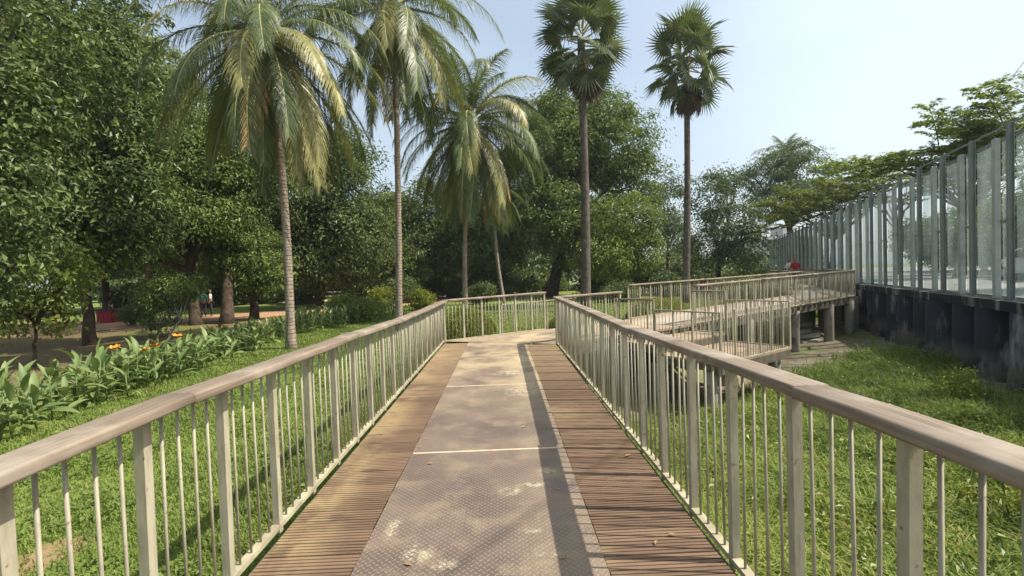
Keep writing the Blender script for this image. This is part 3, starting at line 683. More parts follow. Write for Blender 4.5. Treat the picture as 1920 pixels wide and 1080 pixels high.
def tree(label, base, lobes, L, mat, rg_seed, tr=.2, fork=.35, name='broadleaf_tree', cover=2.0, clump=.55, group=None, bark='bark', flat=.65, droop=.35, wid=.42, cat='tree', stems=1, inner=.5):
    """lobes in world metres (x,y,z,rx,ry,rz)"""
    rg = np.random.default_rng(rg_seed); bx, by, bz = base
    root = thing(name, label, cat, base, 0, group)
    lob = [(a - bx, b - by, c - bz, d, e, f) for a, b, c, d, e, f in lobes]
    C, O = shell_points(lob, rg, L, cover, clump, flat, inner)
    keep = C[:, 2] > .1; C, O = C[keep], O[keep]
    link('crown', leaves_mesh('crown', C, O, L, rg, M[mat], droop, wid=wid), root)
    tb = MB(); low = min(l[2] - l[5] * .3 for l in lob); cen = np.mean([l[:3] for l in lob], 0)
    fz = max(.6, min(cen[2] * fork * 1.6, low))
    for s_ in range(stems):
        top = np.array([cen[0] * .45 + (rg.normal(0, .5) if stems > 1 else 0), cen[1] * .45, fz])
        st = np.array([rg.normal(0, .25), rg.normal(0, .25), -.25]) * (1 if stems > 1 else np.array([0, 0, 1]))
        p = limb_path(st, top, rg, 8, .10); k_ = np.linspace(0, 1, 8)
        tb.tube(p, tr * (1.0 - .35 * k_ + .45 * np.exp(-k_ * 9)), 10)
        for l in lob:
            for j in range(2 if len(lob) < 5 else 1):
                e = np.array(l[:3]) + rg.normal(0, .3, 3) * np.array(l[3:]) + np.array([0, 0, l[5] * .2])
                q = limb_path(p[-1] - np.array([0, 0, .1 * j]), e, rg, 7, .2); tb.tube(q, tr * np.linspace(.6, .1, 7), 7)
                for m_ in (3, 4, 5):
                    e2 = np.array(l[:3]) + unit(rg.normal(0, 1, 3)) * np.array(l[3:]) * .8; tb.tube(limb_path(q[m_], e2, rg, 5, .2), tr * np.linspace(.25, .05, 5), 5)
    link('trunk', tb.mesh('trunk', M[bark], True), root)
    return root
def lp(px, py, Y, rx, ry, dep=None):
    """a crown lobe: where it stands in depth, how wide and tall in the photo's pixels"""
    c = P(px, py, Y); k = Y / 900
    return (c.x, c.y, c.z, rx * k, (dep or rx) * k, ry * k)
def gbase(px, Y, z=-.5):
    c = P(px, 530, Y); return (c.x, c.y, z)

# ------------------------------------------------------------------ trees
tree('tall dense tree whose dark trunk stands in dirt beyond the orange cannas', gbase(165, 17.8), [lp(90, 330, 17, 150, 170), lp(190, 180, 18, 130, 150), lp(20, 140, 17, 150, 190), lp(60, 20, 18, 190, 140), lp(230, 370, 18, 90, 110), lp(170, 440, 17.5, 120, 70)], .25, 'leaf_dark', 11, tr=.19, clump=.5, cover=1.25, bark='bark')
tree('large leaved tree hanging over the end of the canna bed at the frame edge', (-13.6, 10.5, -.5), [lp(-60, 360, 10.8, 140, 140), lp(0, 240, 11.5, 120, 120), lp(-60, 500, 10.5, 100, 80), lp(-20, 90, 12, 170, 130)], .18, 'leaf_dark', 12, tr=.2, clump=.34, cover=1.0, wid=.46)
tree('young tree with bright broad leaves and a thin stem, behind the canna bed', gbase(52, 12.9), [lp(100, 500, 12.9, 70, 45), lp(30, 590, 12.7, 45, 45), lp(105, 585, 13, 38, 45), lp(60, 540, 13, 80, 40)], .15, 'leaf_light', 13, tr=.05, clump=.26, cover=.6, wid=.55, name='young_tree')
tree('slender young tree with pale twin stems beside the dirt path', gbase(306, 19.6), [lp(310, 545, 19.6, 62, 28), lp(300, 590, 19.6, 36, 40), lp(345, 540, 19.4, 38, 20)], .16, 'leaf_mid', 14, tr=.045, clump=.3, cover=.8, bark='bark_pale', stems=2, name='young_tree')
tree('spreading tree with a dark Y forked trunk over the dirt path', gbase(362, 25), [lp(290, 300, 25, 110, 90), lp(380, 330, 26, 110, 80), lp(330, 410, 24.5, 120, 45), lp(250, 440, 25, 90, 70), lp(440, 280, 27, 90, 70), lp(330, 210, 27, 100, 70)], .22, 'leaf_mid', 15, tr=.28, fork=.22, clump=.55, cover=1.3)
tree('low round tree with a short thick trunk by the red dirt patch', gbase(472, 27.5), [lp(460, 480, 27.5, 68, 62), lp(430, 440, 27, 60, 40), lp(495, 520, 27, 40, 40)], .20, 'leaf_mid', 16, tr=.26, clump=.55, cover=1.8)
tree('tree with a pale brown trunk between the forked tree and the round tree', gbase(420, 25.2), [lp(400, 380, 27, 90, 60), lp(450, 340, 28, 80, 60)], .24, 'leaf_dark', 17, tr=.3, clump=.7, cover=1.6)
tree('sunlit light green tree peeping over the dark ones under the first palm', gbase(270, 40), [lp(285, 130, 40, 60, 45), lp(250, 200, 40, 70, 70), lp(300, 200, 39, 40, 50)], .30, 'leaf_light', 18, tr=.3, clump=.8)
tree('big dark dome shaped tree behind the trunk of the ringed palm', gbase(600, 38), [lp(630, 350, 38, 95, 100), lp(560, 370, 37, 90, 90), lp(650, 440, 37, 80, 70), lp(600, 290, 39, 70, 50), lp(540, 460, 37, 70, 70), lp(600, 500, 38, 90, 45)], .29, 'leaf_dark', 19, tr=.35, clump=.9, cover=1.9)
tree('rounded mid green tree between the two tall coconut trunks', gbase(690, 43), [lp(690, 430, 43, 60, 45), lp(730, 400, 45, 45, 40), lp(700, 480, 42, 75, 40)], .30, 'leaf_mid', 20, tr=.3, clump=.8)
tree('dark green tree behind the middle coconut palm trunk', gbase(815, 46), [lp(810, 400, 46, 60, 70), lp(790, 470, 45, 60, 50), lp(850, 460, 46, 50, 60)], .32, 'leaf_dark', 21, tr=.3, clump=.9)
tree('shaggy dark tree standing between middle coconut and first fan palm', gbase(935, 44), [lp(940, 420, 44, 60, 70), lp(960, 330, 45, 55, 60), lp(920, 480, 43, 60, 45)], .31, 'leaf_dark', 22, tr=.28, clump=.85)
tree('tallest broad dark tree behind the first fan palm, two stemmed', gbase(1030, 41), [lp(1060, 270, 42, 85, 80), lp(1140, 280, 43, 90, 75), lp(1050, 215, 43, 62, 50), lp(1130, 215, 43, 60, 45), lp(1040, 400, 40, 70, 70), lp(1180, 340, 42, 60, 55), lp(1090, 440, 40, 85, 65), lp(1010, 340, 41, 40, 60)], .31, 'leaf_mid', 23, tr=.4, clump=.85, cover=1.6, stems=2)
tree('lighter olive tree low at the foot of the tall dark tree', gbase(1165, 36), [lp(1170, 420, 36, 60, 55), lp(1140, 480, 35, 60, 40), lp(1205, 470, 36, 40, 50)], .27, 'leaf_light', 24, tr=.22, clump=.7)
tree('pale distant tree beside the second fan palm trunk', gbase(1250, 62), [lp(1250, 380, 62, 32, 55), lp(1265, 440, 60, 30, 40)], .40, 'leaf_haze_tint', 25, tr=.3, clump=1.1, cover=1.4)
tree('airy upright tree with sky gaps just past the second fan palm', gbase(1345, 38), [lp(1330, 370, 38, 42, 50), lp(1370, 420, 37, 55, 45), lp(1330, 460, 37, 45, 45), lp(1400, 465, 36, 40, 45), lp(1365, 340, 39, 28, 26)], .27, 'leaf_haze_tint', 26, tr=.22, clump=.7, cover=1.0)
tree('feathery light tree with twin dark trunks at the end of the glass fence', gbase(1470, 46), [lp(1440, 330, 46, 55, 40), lp(1500, 330, 46, 60, 45), lp(1470, 380, 45, 75, 35), lp(1540, 360, 44, 50, 30), lp(1480, 290, 47, 40, 26)], .24, 'leaf_haze_tint', 27, tr=.3, clump=.8, cover=.9, flat=.4, stems=2)
tree('tree with shaded lower foliage behind the near palm gap, by the park path', gbase(880, 60), [lp(880, 440, 60, 70, 55), lp(850, 400, 62, 50, 50)], .40, 'leaf_dark', 29, tr=.35, clump=1.1)
# feathery trees across the street, crown of flat sprays
def spray_tree(label, base, sprays, mat, seed, L=.15, tr=.16):
    rg = np.random.default_rng(seed); root = thing('feathery_tree', label, 'tree', base)
    b = np.array(base); Cs, Os = [], []; tb = MB()
    cen = np.mean([np.array(s[:3]) for s in sprays], 0); fk = np.array([(cen[0] - b[0]) * .4, (cen[1] - b[1]) * .4, (cen[2] - b[2]) * .55])
    p = limb_path((0, 0, -.2), fk, rg, 8, .15); tb.tube(p, tr * np.linspace(1.2, .7, 8), 9)
    for x, y_, z, dx, dy, dz, ln, wd in sprays:
        st = np.array([x, y_, z]) - b; dr = unit(np.array([dx, dy, dz], float)); tb.tube(limb_path(p[-1], st, rg, 7, .2), tr * np.linspace(.5, .12, 7), 6)
        side = unit(np.cross(dr, [0, 0, 1.0])); upv = np.cross(side, dr)
        pts = [st + dr * ln * f + np.array([0, 0, -.35 * ln * f * f]) for f in np.linspace(0, 1, 7)]; tb.tube(pts, np.linspace(.03, .006, 7), 5)
        for f in np.linspace(.05, 1, 11):                   # pinnate leaves off the branch
            for sg in (-1, 1):
                o = st + dr * ln * f + np.array([0, 0, -.35 * ln * f * f]); d2 = unit(side * sg * rg.uniform(.6, 1) + dr * rg.uniform(.3, .9) + np.array([0, 0, rg.uniform(-.15, .35)]))
                l2 = wd * (1.1 - .5 * f) * rg.uniform(.7, 1.1); n = int(19 * l2 / .8) + 5
                k_ = rg.uniform(.1, 1, (n, 1)); s2 = unit(np.cross(d2, [0, 0, 1.0]))
                Cs.append(o + d2 * l2 * k_ + s2 * rg.normal(0, .11, (n, 1)) + np.array([0, 0, -.18 * l2]) * k_ ** 2 + rg.normal(0, .02, (n, 3)))
                Os.append(np.repeat([d2 * .7 + s2 * .2], n, 0))
    C = np.concatenate(Cs); O = np.concatenate(Os)
    link('crown', leaves_mesh('crown', C, O, L, rg, M[mat], .2, 2.4, .30), root); link('trunk', tb.mesh('trunk', M['bark'], True), root)
def spr(px, py, Y, ang, ln, wd, n=1, tow=-.1):
    k_ = 1.65 if Y < 20 else 1.4; Y, ln, wd = Y * k_, ln * k_, wd * k_
    c = P(px, py, Y); a = R(ang); return (c.x, c.y, c.z, math.cos(a), tow, math.sin(a), ln, wd)
bs = (24.5, 25.5)
spray_tree('feathery compound leaved tree rising behind the near glass panes', (bs[0], bs[1], .52),
           [spr(1640 + 30 * a, 330 - 22 * (a % 3), 15.5, 150 + 20 * (a % 3), 2.0, .9) for a in range(5)] + [spr(1880 + 14 * a, 210 + 17 * b, 14.6 + .3 * b, 120 + 23 * ((a * 3 + b) % 4), 2.0, .95) for a in range(-5, 4) for b in range(2, 7, 2) if b * 17 > -a * 14 + 10] + [spr(1850, 260, 15, 150, 2.6, .85), spr(1800, 290, 15.5, 165, 2.4, .8), spr(1760, 270, 15, 105, 1.8, .7), spr(1880, 230, 14.5, 120, 1.9, .8), spr(1900, 300, 15, 170, 2.6, .9), spr(1950, 200, 14.5, 140, 2.2, .9), spr(1800, 340, 15.8, 180, 2.0, .7),
            spr(1900, 240, 15.5, 20, 2.4, .9), spr(1980, 280, 15, 160, 2.4, .9), spr(1850, 310, 16, 100, 1.6, .9), spr(1720, 310, 16, 175, 1.9, .7), spr(1780, 330, 15, 60, 1.5, .8), spr(1840, 340, 16, 160, 2.2, .8), spr(1900, 340, 15, 150, 2.2, .9), spr(1740, 330, 16, 130, 1.6, .7), spr(1870, 280, 16, 140, 2.2, .9), spr(1930, 320, 16, 110, 2, .9)], 'leaf_feather', 41, L=.27)
bs = (30.0, 36.0)
spray_tree('second feathery tree further along the street, darker and lower', (bs[0], bs[1], .52),
           [spr(1700, 350, 24, 170, 2.8, .9), spr(1650, 340, 25, 160, 2.6, .9), spr(1740, 350, 23, 150, 2.4, .9), spr(1720, 370, 24, 30, 2.2, .9), spr(1660, 370, 24, 185, 2.6, .9), spr(1690, 330, 25, 100, 1.6, .8), spr(1620, 370, 26, 170, 2.6, .9), spr(1690, 380, 24, 170, 2.8, 1.0)], 'leaf_feather', 42, L=.30)

bs = fp(20, -2.5)
spray_tree('yellow green feathery tree leaning over the far part of the glass fence', (bs[0], bs[1], .52),
           [spr(1500 + 22 * a, 405 - 6 * a + 14 * b, 24 + b, 175 - 25 * ((a + b) % 3), 1.9, .8) for a in range(-1, 9) for b in (-1, 0, 1)], 'leaf_yellow', 43, L=.24)
# far trees closing the park: shared crowns, each its own thing
far_defs = []
def far_tree(seed, mat):
    lobes = [(0, 0, 7.5, 4.2, 4.2, 3.6), (2.2, .5, 5.6, 3.0, 3, 2.6), (-2.3, -.4, 5.8, 3.2, 3, 2.6), (.4, 0, 10, 2.6, 2.6, 2.2)]
    return lobes
fx_labels = ['far tree on the park edge under the sky gap by the first fan palm', 'far tree closing the view behind the dome shaped tree', 'far tree seen over the red low wall', 'far tree behind the young bright leaved tree', 'far tree behind the Y forked trunk', 'far tree behind the round low tree', 'far tree between the two coconut trunks', 'far tree behind the middle coconut palm', 'far tree above the clipped hedge', 'far tree behind the second fan palm', 'far tree beyond the airy upright tree', 'far tree at the end of the rising walkway', 'far dark tree deep behind the tall dense tree', 'far dark tree next to the forked tree trunk']
protos = []
for k_, mt in enumerate(('leaf_dark', 'leaf_mid', 'leaf_haze_tint')):
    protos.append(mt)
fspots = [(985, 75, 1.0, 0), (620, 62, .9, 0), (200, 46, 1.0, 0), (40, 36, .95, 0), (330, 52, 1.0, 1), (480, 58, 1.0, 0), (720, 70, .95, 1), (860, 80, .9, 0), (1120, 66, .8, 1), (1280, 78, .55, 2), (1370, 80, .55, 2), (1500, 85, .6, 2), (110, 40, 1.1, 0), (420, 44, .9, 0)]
firsts = {}
for i, (px, Yd, sc_, v) in enumerate(fspots):
    b = gbase(px, Yd)
    if v not in firsts:
        lobes = [(b[0] + a, b[1] + c, b[2] + z, d, e, f) for a, c, z, d, e, f in far_tree(0, 0)]
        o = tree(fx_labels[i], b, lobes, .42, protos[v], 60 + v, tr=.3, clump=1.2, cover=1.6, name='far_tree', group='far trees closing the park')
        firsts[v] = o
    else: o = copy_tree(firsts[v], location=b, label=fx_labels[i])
    o.rotation_euler = (0, 0, i * 1.3); o.scale = (sc_ * 1.15, sc_ * 1.15, sc_)

# dark understory between the far trunks: one bush and copies of it
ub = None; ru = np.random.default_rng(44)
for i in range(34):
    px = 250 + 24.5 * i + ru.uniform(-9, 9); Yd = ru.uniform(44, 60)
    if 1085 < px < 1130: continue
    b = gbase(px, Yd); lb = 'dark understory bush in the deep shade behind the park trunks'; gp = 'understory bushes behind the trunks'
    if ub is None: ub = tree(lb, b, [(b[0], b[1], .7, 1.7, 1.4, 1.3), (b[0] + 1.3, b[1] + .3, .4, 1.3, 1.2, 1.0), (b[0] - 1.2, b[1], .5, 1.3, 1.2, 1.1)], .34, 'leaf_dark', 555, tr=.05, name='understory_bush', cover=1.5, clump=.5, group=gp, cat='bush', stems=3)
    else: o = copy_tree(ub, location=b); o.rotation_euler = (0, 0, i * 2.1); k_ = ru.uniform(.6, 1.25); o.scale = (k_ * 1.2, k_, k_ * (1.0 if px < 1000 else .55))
for i in range(20):
    px = 250 + 65 * i + ru.uniform(-14, 14)
    if 1040 < px < 1120: continue
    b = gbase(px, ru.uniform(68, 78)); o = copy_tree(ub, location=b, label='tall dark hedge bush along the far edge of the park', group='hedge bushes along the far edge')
    o.rotation_euler = (0, 0, i * 1.7); k_ = ru.uniform(1.8, 2.4); o.scale = (k_ * 1.25, k_ * 1.25, k_ * ru.uniform(.9, 1.15) * (1 if px < 1100 else .75))
for i, (px, Yd, k_) in enumerate(((1135, 38, .9), (1215, 40, 1.0), (1300, 36, .8), (1420, 40, 1.0), (1010, 52, 1.2), (975, 50, 1.1))):
    b = gbase(px, Yd); o = copy_tree(ub, location=b, label='dark bush on the park grass ' + ('by the foot of the lighter olive tree', 'left of the second fan palm trunk', 'behind the far railing under the airy upright tree', 'near the white gate pillar', 'left of the two stemmed dark tree', 'behind the round clipped bush and the bend')[i], group='bushes on the park grass'); o.rotation_euler = (0, 0, i * 2.3); o.scale = (k_, k_, k_)
# shrubs
def shrub(label, px, Y, rx, ry, mat, seed, L=.1, py=None, z=-.5, lob=None, cover=1.6, clump=.22, name='shrub'):
    b = gbase(px, Y, z); k = Y / 900; rg = np.random.default_rng(seed)
    lobes = lob or [(b[0] + rg.normal(0, .3) * rx * k, b[1] + rg.normal(0, .3) * rx * k, b[2] + ry * k * rg.uniform(.7, 1.1), rx * k * .7, rx * k * .7, ry * k * .8) for _ in range(3)]
    return tree(label, b, lobes, L, mat, seed, tr=.035, name=name, cover=cover, clump=clump, cat='shrub', stems=3)
shrub('bright lime green shrub left of the middle coconut trunk', 790, 30, 26, 22, 'leaf_yellow', 71, .16, clump=.3)
shrub('lime green shrub close behind the second tall coconut trunk', 712, 32, 22, 26, 'leaf_yellow', 72, .16, clump=.3)
shrub('pale yellow leaning shrub over the dark canna clump', 640, 26, 34, 24, 'leaf_light', 73, .13, clump=.3)
shrub('yellowish feathery shrub by the dark canna clump', 680, 23, 30, 24, 'leaf_light', 74, .11, clump=.3)
shrub('dark rounded bush at the foot of the first fan palm', 1165, 31, 40, 20, 'leaf_dark', 75, .16, clump=.35)
shrub('dark spiky bush left of the second fan palm trunk', 1250, 33, 28, 30, 'leaf_dark', 76, .18, clump=.35)
shrub('leafy green bush behind the far railing near the white pillar', 1400, 30, 42, 24, 'leaf_mid', 77, .18, clump=.4)
shrub('green bush at the foot of the twin dark trunks', 1450, 34, 30, 24, 'leaf_light', 78, .18, clump=.4)
shrub('small dark bush under the middle coconut palm', 905, 34, 26, 22, 'leaf_dark', 79, .17, clump=.35)
shrub('dark leafy bush right of the middle coconut trunk', 755, 40, 34, 26, 'leaf_dark', 80, .2, clump=.4)
shrub('low bush in shade behind the pale stems', 240, 26, 30, 20, 'leaf_dark', 81, .16, clump=.35)
# clipped bushes (leaf skin on a smooth dome)
def clipped(label, x, y_, rx, ry, rz, rot, mat, seed, n, L=.06):
    rg = np.random.default_rng(seed); root = thing('clipped_bush', label, 'bush', (x, y_, -.5), rot)
    d = unit(rg.normal(0, 1, (n, 3))); d[:, 2] = np.abs(d[:, 2]); k = 1 + rg.normal(0, .025, (n, 1)) + .03 * np.sin(d[:, :1] * 9) * np.sin(d[:, 1:2] * 8)
    p = d * np.array([rx, ry, rz]) * k * np.clip(1 - rg.exponential(.04, (n, 1)), .6, 1)
    link('foliage', leaves_mesh('foliage', p, d, L, rg, M[mat], 0, .5, .5), root)
    tb = MB(); tb.tube([(0, 0, -.1), (0, 0, rz * .6)], [.06, .03], 7); link('stem', tb.mesh('stem', M['bark']), root)
p = P(872, 610, 14.2); clipped('round clipped bush behind the railing at the bend', p.x, p.y + .6, .95, .95, 1.02, 0, 'leaf_yellow', 91, 16000)
p = P(1215, 575, 17.8); clipped('long clipped hedge mound behind the far railing of the rising walkway', p.x + .6, p.y + .6, 1.7, .8, .92, .5, 'leaf_yellow', 92, 22000)
p = P(1060, 590, 16.5); clipped('small yellow green clipped bush in the opening of the far railing', p.x, p.y, .7, .6, .55, 0, 'leaf_yellow', 93, 7000)

# ------------------------------------------------------------------ coconut palms
def frond_mesh(L, elev, droop, seed, mats, nl=118, leaflet=1.05, wid=.031):
    rg = np.random.default_rng(seed); n = 26; s = np.linspace(0, 1, n)
    ang = np.radians(elev - droop * s ** 1.15); dl = L / (n - 1)
    x = np.concatenate([[0], np.cumsum(np.cos(ang[:-1]) * dl)]); z = np.concatenate([[0], np.cumsum(np.sin(ang[:-1]) * dl)])
    yb = rg.normal(0, .05) * L * s ** 2
    mb = MB(); mb.tube(np.stack([x, yb, z], -1), .038 * (1 - .9 * s) + .004, 5)
    vr = np.concatenate(mb.v); fr = [np.concatenate(mb.q), np.concatenate(mb.t)]
    V, Q = [], []; base = len(vr)
    fs = np.linspace(.10, 1.0, nl); grav = np.array([0, 0, -1.0])
    for f in fs:
        a = math.radians(elev - droop * f ** 1.15); tg = np.array([math.cos(a), 0, math.sin(a)]); up = np.array([-math.sin(a), 0, math.cos(a)])
        o = np.array([np.interp(f, s, x), np.interp(f, s, yb), np.interp(f, s, z)])
        l = leaflet * (.45 + .55 * math.sin(min(1, f * 1.25 + .12) * math.pi * .62)) * (1 if f < .7 else 1 - .55 * (f - .7) / .3) * rg.uniform(.8, 1.1)
        for sg in (-1, 1):
            d = unit(np.array([0, sg, 0.0]) * rg.uniform(.75, 1) + tg * (.35 + .7 * f) * rg.uniform(.8, 1.2) + up * rg.uniform(.05, .35))
            p_ = o.copy(); k = 4; wv = unit(tg - d * tg.dot(d)); row = []
            gv = rg.uniform(.35, .75)
            for i in range(k + 1):
                ww = wid * (1 - i / k) ** .7 * .5 + .001; row += [p_ - wv * ww, p_ + wv * ww]
                d = unit(d + grav * gv * (.55 + .25 * i)); p_ = p_ + d * l / k
            b0 = base + len(V); V += row
            Q += [[b0 + 2 * i, b0 + 2 * i + 1, b0 + 2 * i + 3, b0 + 2 * i + 2] for i in range(k)]
    allv = np.concatenate([vr, np.array(V)]); Q = np.array(Q)
    me = mesh_np('frond', allv, [fr[0], fr[1], Q], [M['rachis'], M[mats]], False, np.concatenate([np.zeros(len(fr[0]) + len(fr[1])), np.ones(len(Q))]))
    return me
FR = {}
for nm, e, dr in (('up', 80, 62), ('high', 58, 105), ('mid', 36, 112), ('flat', 14, 96), ('low', -12, 68), ('hang', -38, 46), ('skirt', -60, 26)):
    for v, mt in enumerate(('frond', 'frond', 'frond_y')):
        FR[nm, v] = frond_mesh(3.3 if nm == 'up' else 4.9, e, dr, len(FR) + 3, mt)
FR['skirt', 9] = frond_mesh(4.2, -68, 18, 77, 'frond_dead', nl=55, leaflet=.8)
FR['hang', 9] = frond_mesh(4.6, -48, 36, 78, 'frond_dead', nl=60, leaflet=.85)
def coconut(label, base, top, bow, r0, scale, seed, spec, yellow=.35):
    rg = np.random.default_rng(seed); root = thing('coconut_palm', label, 'palm tree', base); b = np.array(base); t_ = np.array(top) - b
    f = np.linspace(0, 1, 28); p_ = t_[None] * f[:, None] + np.array(bow)[None] * (np.sin(f * math.pi))[:, None]
    tb = MB(); rad = r0 * (1 - .28 * f + .55 * np.exp(-f * 26)) * (1 + .02 * rg.normal(0, 1, 28)); p_[0, 2] -= .3; tb.tube(p_, rad, 14)
    link('trunk', tb.mesh('trunk', M['palm_bark'], True), root)
    cb = MB(); cb.tube([t_ + np.array([0, 0, z]) for z in (-.35, -.1, .3, .7, 1.0)], np.array([.8, 1.5, 1.6, 1.1, .35]) * r0, 10); link('crown_heart', cb.mesh('crown_heart', M['rachis'], True), root)
    a = rg.uniform(0, 360)
    for nm, cnt in spec:
        a0 = rg.uniform(0, 360)
        for i in range(cnt):
            dead = nm.endswith('_dead'); kk = nm.replace('_dead', '')
            v = 9 if dead else (2 if rg.random() < yellow * (1.6 if kk in ('hang', 'skirt', 'low') else .35) else int(rg.integers(0, 2)))
            az = a0 + 360 * i / cnt + rg.normal(0, 14); az = math.radians(az)
            zz = {'up': .7, 'high': .45, 'mid': .3, 'flat': .15, 'low': .05, 'hang': -.02, 'skirt': -.1}[kk]
            link('frond', FR[kk, v], root, (t_[0] + .1 * math.cos(az), t_[1] + .1 * math.sin(az), t_[2] + zz * .8), (rg.normal(0, .12), rg.normal(0, .06), az), scale * rg.uniform(.88, 1.08))
    return root
b1 = P(546, 655, 14.5); t1 = P(503, 75, 14.5)
coconut('leaning coconut palm with long hanging yellow fronds, trunk beside the canna bed', (b1.x, b1.y, -.5), tuple(t1), (.12, 0, 0), .128, .86, 201, [('up', 4), ('high', 5), ('mid', 6), ('flat', 8), ('low', 11), ('hang', 13), ('skirt', 8), ('hang_dead', 2)], .3)
b2 = P(748, 612, 18.5); t2 = P(738, 20, 18.5)
coconut('tallest straight coconut palm with crown touching the sky top, trunk behind the lawn railing', (b2.x, b2.y, -.5), tuple(t2), (.05, 0, 0), .128, .92, 202, [('up', 3), ('high', 4), ('mid', 5), ('flat', 6), ('low', 8), ('hang', 10), ('skirt', 5), ('skirt_dead', 3)], .22)
b3 = P(872, 575, 23); t3 = P(884, 238, 23)
coconut('shorter coconut palm with full round crown, standing behind the bend', (b3.x, b3.y, -.5), tuple(t3), (-.15, 0, 0), .125, .98, 203, [('up', 5), ('high', 6), ('mid', 8), ('flat', 9), ('low', 11), ('hang', 12), ('skirt', 7), ('hang_dead', 4), ('skirt_dead', 5)], .3)
b4 = P(945, 560, 34); t4 = P(925, 350, 34)
coconut('dim coconut palm with drooping fronds half hidden behind the shorter one', (b4.x, b4.y, -.5), tuple(t4), (-.2, 0, 0), .13, .7, 204, [('low', 4), ('hang', 6), ('skirt', 6), ('skirt_dead', 3)], .05)
b5 = P(1478, 500, 52); t5 = P(1472, 300, 52)
coconut('far palm top poking above the feathery twin trunk tree', (b5.x, b5.y, -.5), tuple(t5), (.2, 0, 0), .16, .8, 205, [('up', 4), ('high', 5), ('mid', 4), ('low', 4)], .1)

# ------------------------------------------------------------------ fan palms
def fan_mesh(seed, mat, R_=1.2, pet=1.2, seg=28, span=270, fold=.24):
    rg = np.random.default_rng(seed); mb = MB(); mb.tube([(0, 0, 0), (pet * .5, 0, .03), (pet, 0, 0)], [.035, .025, .02], 5)
    vr = np.concatenate(mb.v); fr = [np.concatenate(mb.q), np.concatenate(mb.t)]; V, Q = [], []; base = len(vr)
    for i in range(seg):
        a0, a1, a2 = [math.radians(-span / 2 + span * (i + k) / seg) for k in (0, .5, 1)]; r_ = R_ * rg.uniform(.9, 1.08) * (1 - .12 * abs((i - seg / 2) / seg))
        dz = rg.normal(0, .04)
        def pt(r, a, z): return (pet + r * math.cos(a), r * math.sin(a), z + .20 * r * r * abs(math.sin(a)) - .14 * r * r)
        rm = r_ * .46; h_ = fold * .28
        b0 = base + len(V); V += [pt(.03, a1, 0), pt(rm, a0, 0), pt(rm, a1, h_), pt(rm, a2, 0), pt(r_, a1 + rg.normal(0, .02), dz - .22)]
        Q += [[b0, b0 + 1, b0 + 2], [b0, b0 + 2, b0 + 3], [b0 + 1, b0 + 4, b0 + 2], [b0 + 2, b0 + 4, b0 + 3]]
    Q = np.array(Q)
    return mesh_np('fan_leaf', np.concatenate([vr, np.array(V)]), [fr[0], fr[1], Q], [M['rachis'], M[mat]], False, np.concatenate([np.zeros(len(fr[0]) + len(fr[1])), np.ones(len(Q))]))
FAN = [fan_mesh(i, 'fan') for i in range(4)]; FAND = [fan_mesh(20 + i, 'fan_dead', 1.05, .75, 16, 60 + 15 * i, .4) for i in range(3)]
def fan_palm(label, base, top, r0, r1, seed, sc_, n=38, nd=46):
    rg = np.random.default_rng(seed); root = thing('fan_palm', label, 'palm tree', base); t_ = np.array(top) - np.array(base)
    f = np.linspace(0, 1, 24); p_ = t_[None] * f[:, None] + np.array([.06, 0, 0])[None] * np.sin(f * math.pi * 1.3)[:, None]; p_[0, 2] -= .3
    tb = MB(); tb.tube(p_, (r0 + (r1 - r0) * np.minimum(1, f * 1.6) + r0 * .35 * np.exp(-f * 20)) * (1 + .025 * rg.normal(0, 1, 24)), 14); link('trunk', tb.mesh('trunk', M['fan_bark'], True), root)
    for i in range(n):
        f = (i + .5) / n; el = 85 - 142 * f ** .85 + rg.normal(0, 9); az = i * 137.5 + rg.normal(0, 12); a = math.radians(az)
        k_ = sc_ * rg.uniform(.88, 1.08) * (1.0 if f < .75 else .92)
        link('fan_leaf', FAN[i % 4], root, (t_[0] + .08 * math.cos(a), t_[1] + .08 * math.sin(a), t_[2] + .6 - 1.7 * f), (rg.uniform(-1.25, 1.25), -math.radians(el), a), k_)
    for i in range(nd):
        a = i * 2.4 + rg.normal(0, .2); link('dry_leaf', FAND[i % 3], root, (t_[0] + .12 * math.cos(a), t_[1] + .12 * math.sin(a), t_[2] - .8 - .9 * rg.random()), (rg.normal(0, .8), math.radians(rg.uniform(64, 86)), a), sc_ * rg.uniform(.7, .95))
    return root
b = P(1097, 545, 25); t_ = P(1091, 72, 25); fan_palm('fan palm with rough dark trunk and crown cut by the sky top', (b.x, b.y, -.5), tuple(t_), .27, .19, 301, 1.10)
b = P(1284, 525, 28); t_ = P(1289, 112, 28); fan_palm('fan palm with thinner trunk and round crown alone against the sky', (b.x, b.y, -.5), tuple(t_), .22, .165, 302, 1.14, 36, 42)

# ------------------------------------------------------------------ canna bed
def canna_leaf(seed):
    rg = np.random.default_rng(seed); n = 7; f = np.linspace(0, 1, n); L = .34; wd = .084 * np.array([.15, .75, 1.0, .95, .75, .42, .03])
    bend = rg.uniform(.5, 1.3); a = np.linspace(0, -bend, n); x = np.concatenate([[0], np.cumsum(np.cos(a[:-1])) * L / (n - 1)]); z = np.concatenate([[0], np.cumsum(np.sin(a[:-1])) * L / (n - 1)])
    V = []
    for i in range(n): V += [(x[i], -wd[i] / 2, z[i] + wd[i] * .22), (x[i], 0, z[i]), (x[i], wd[i] / 2, z[i] + wd[i] * .22)]
    Q = [[3 * i + j, 3 * i + j + 1, 3 * i + j + 4, 3 * i + j + 3] for i in range(n - 1) for j in (0, 1)]
    return mesh_np('leaf', V, [np.array(Q)], M['canna'], True)
CL = [canna_leaf(i) for i in range(5)]
st = MB(); st.tube([(0, 0, -.1), (0.01, 0, .5), (0, 0, 1.0)], [.014, .012, .006], 6); STEM = st.mesh('stem', M['canna'], True)
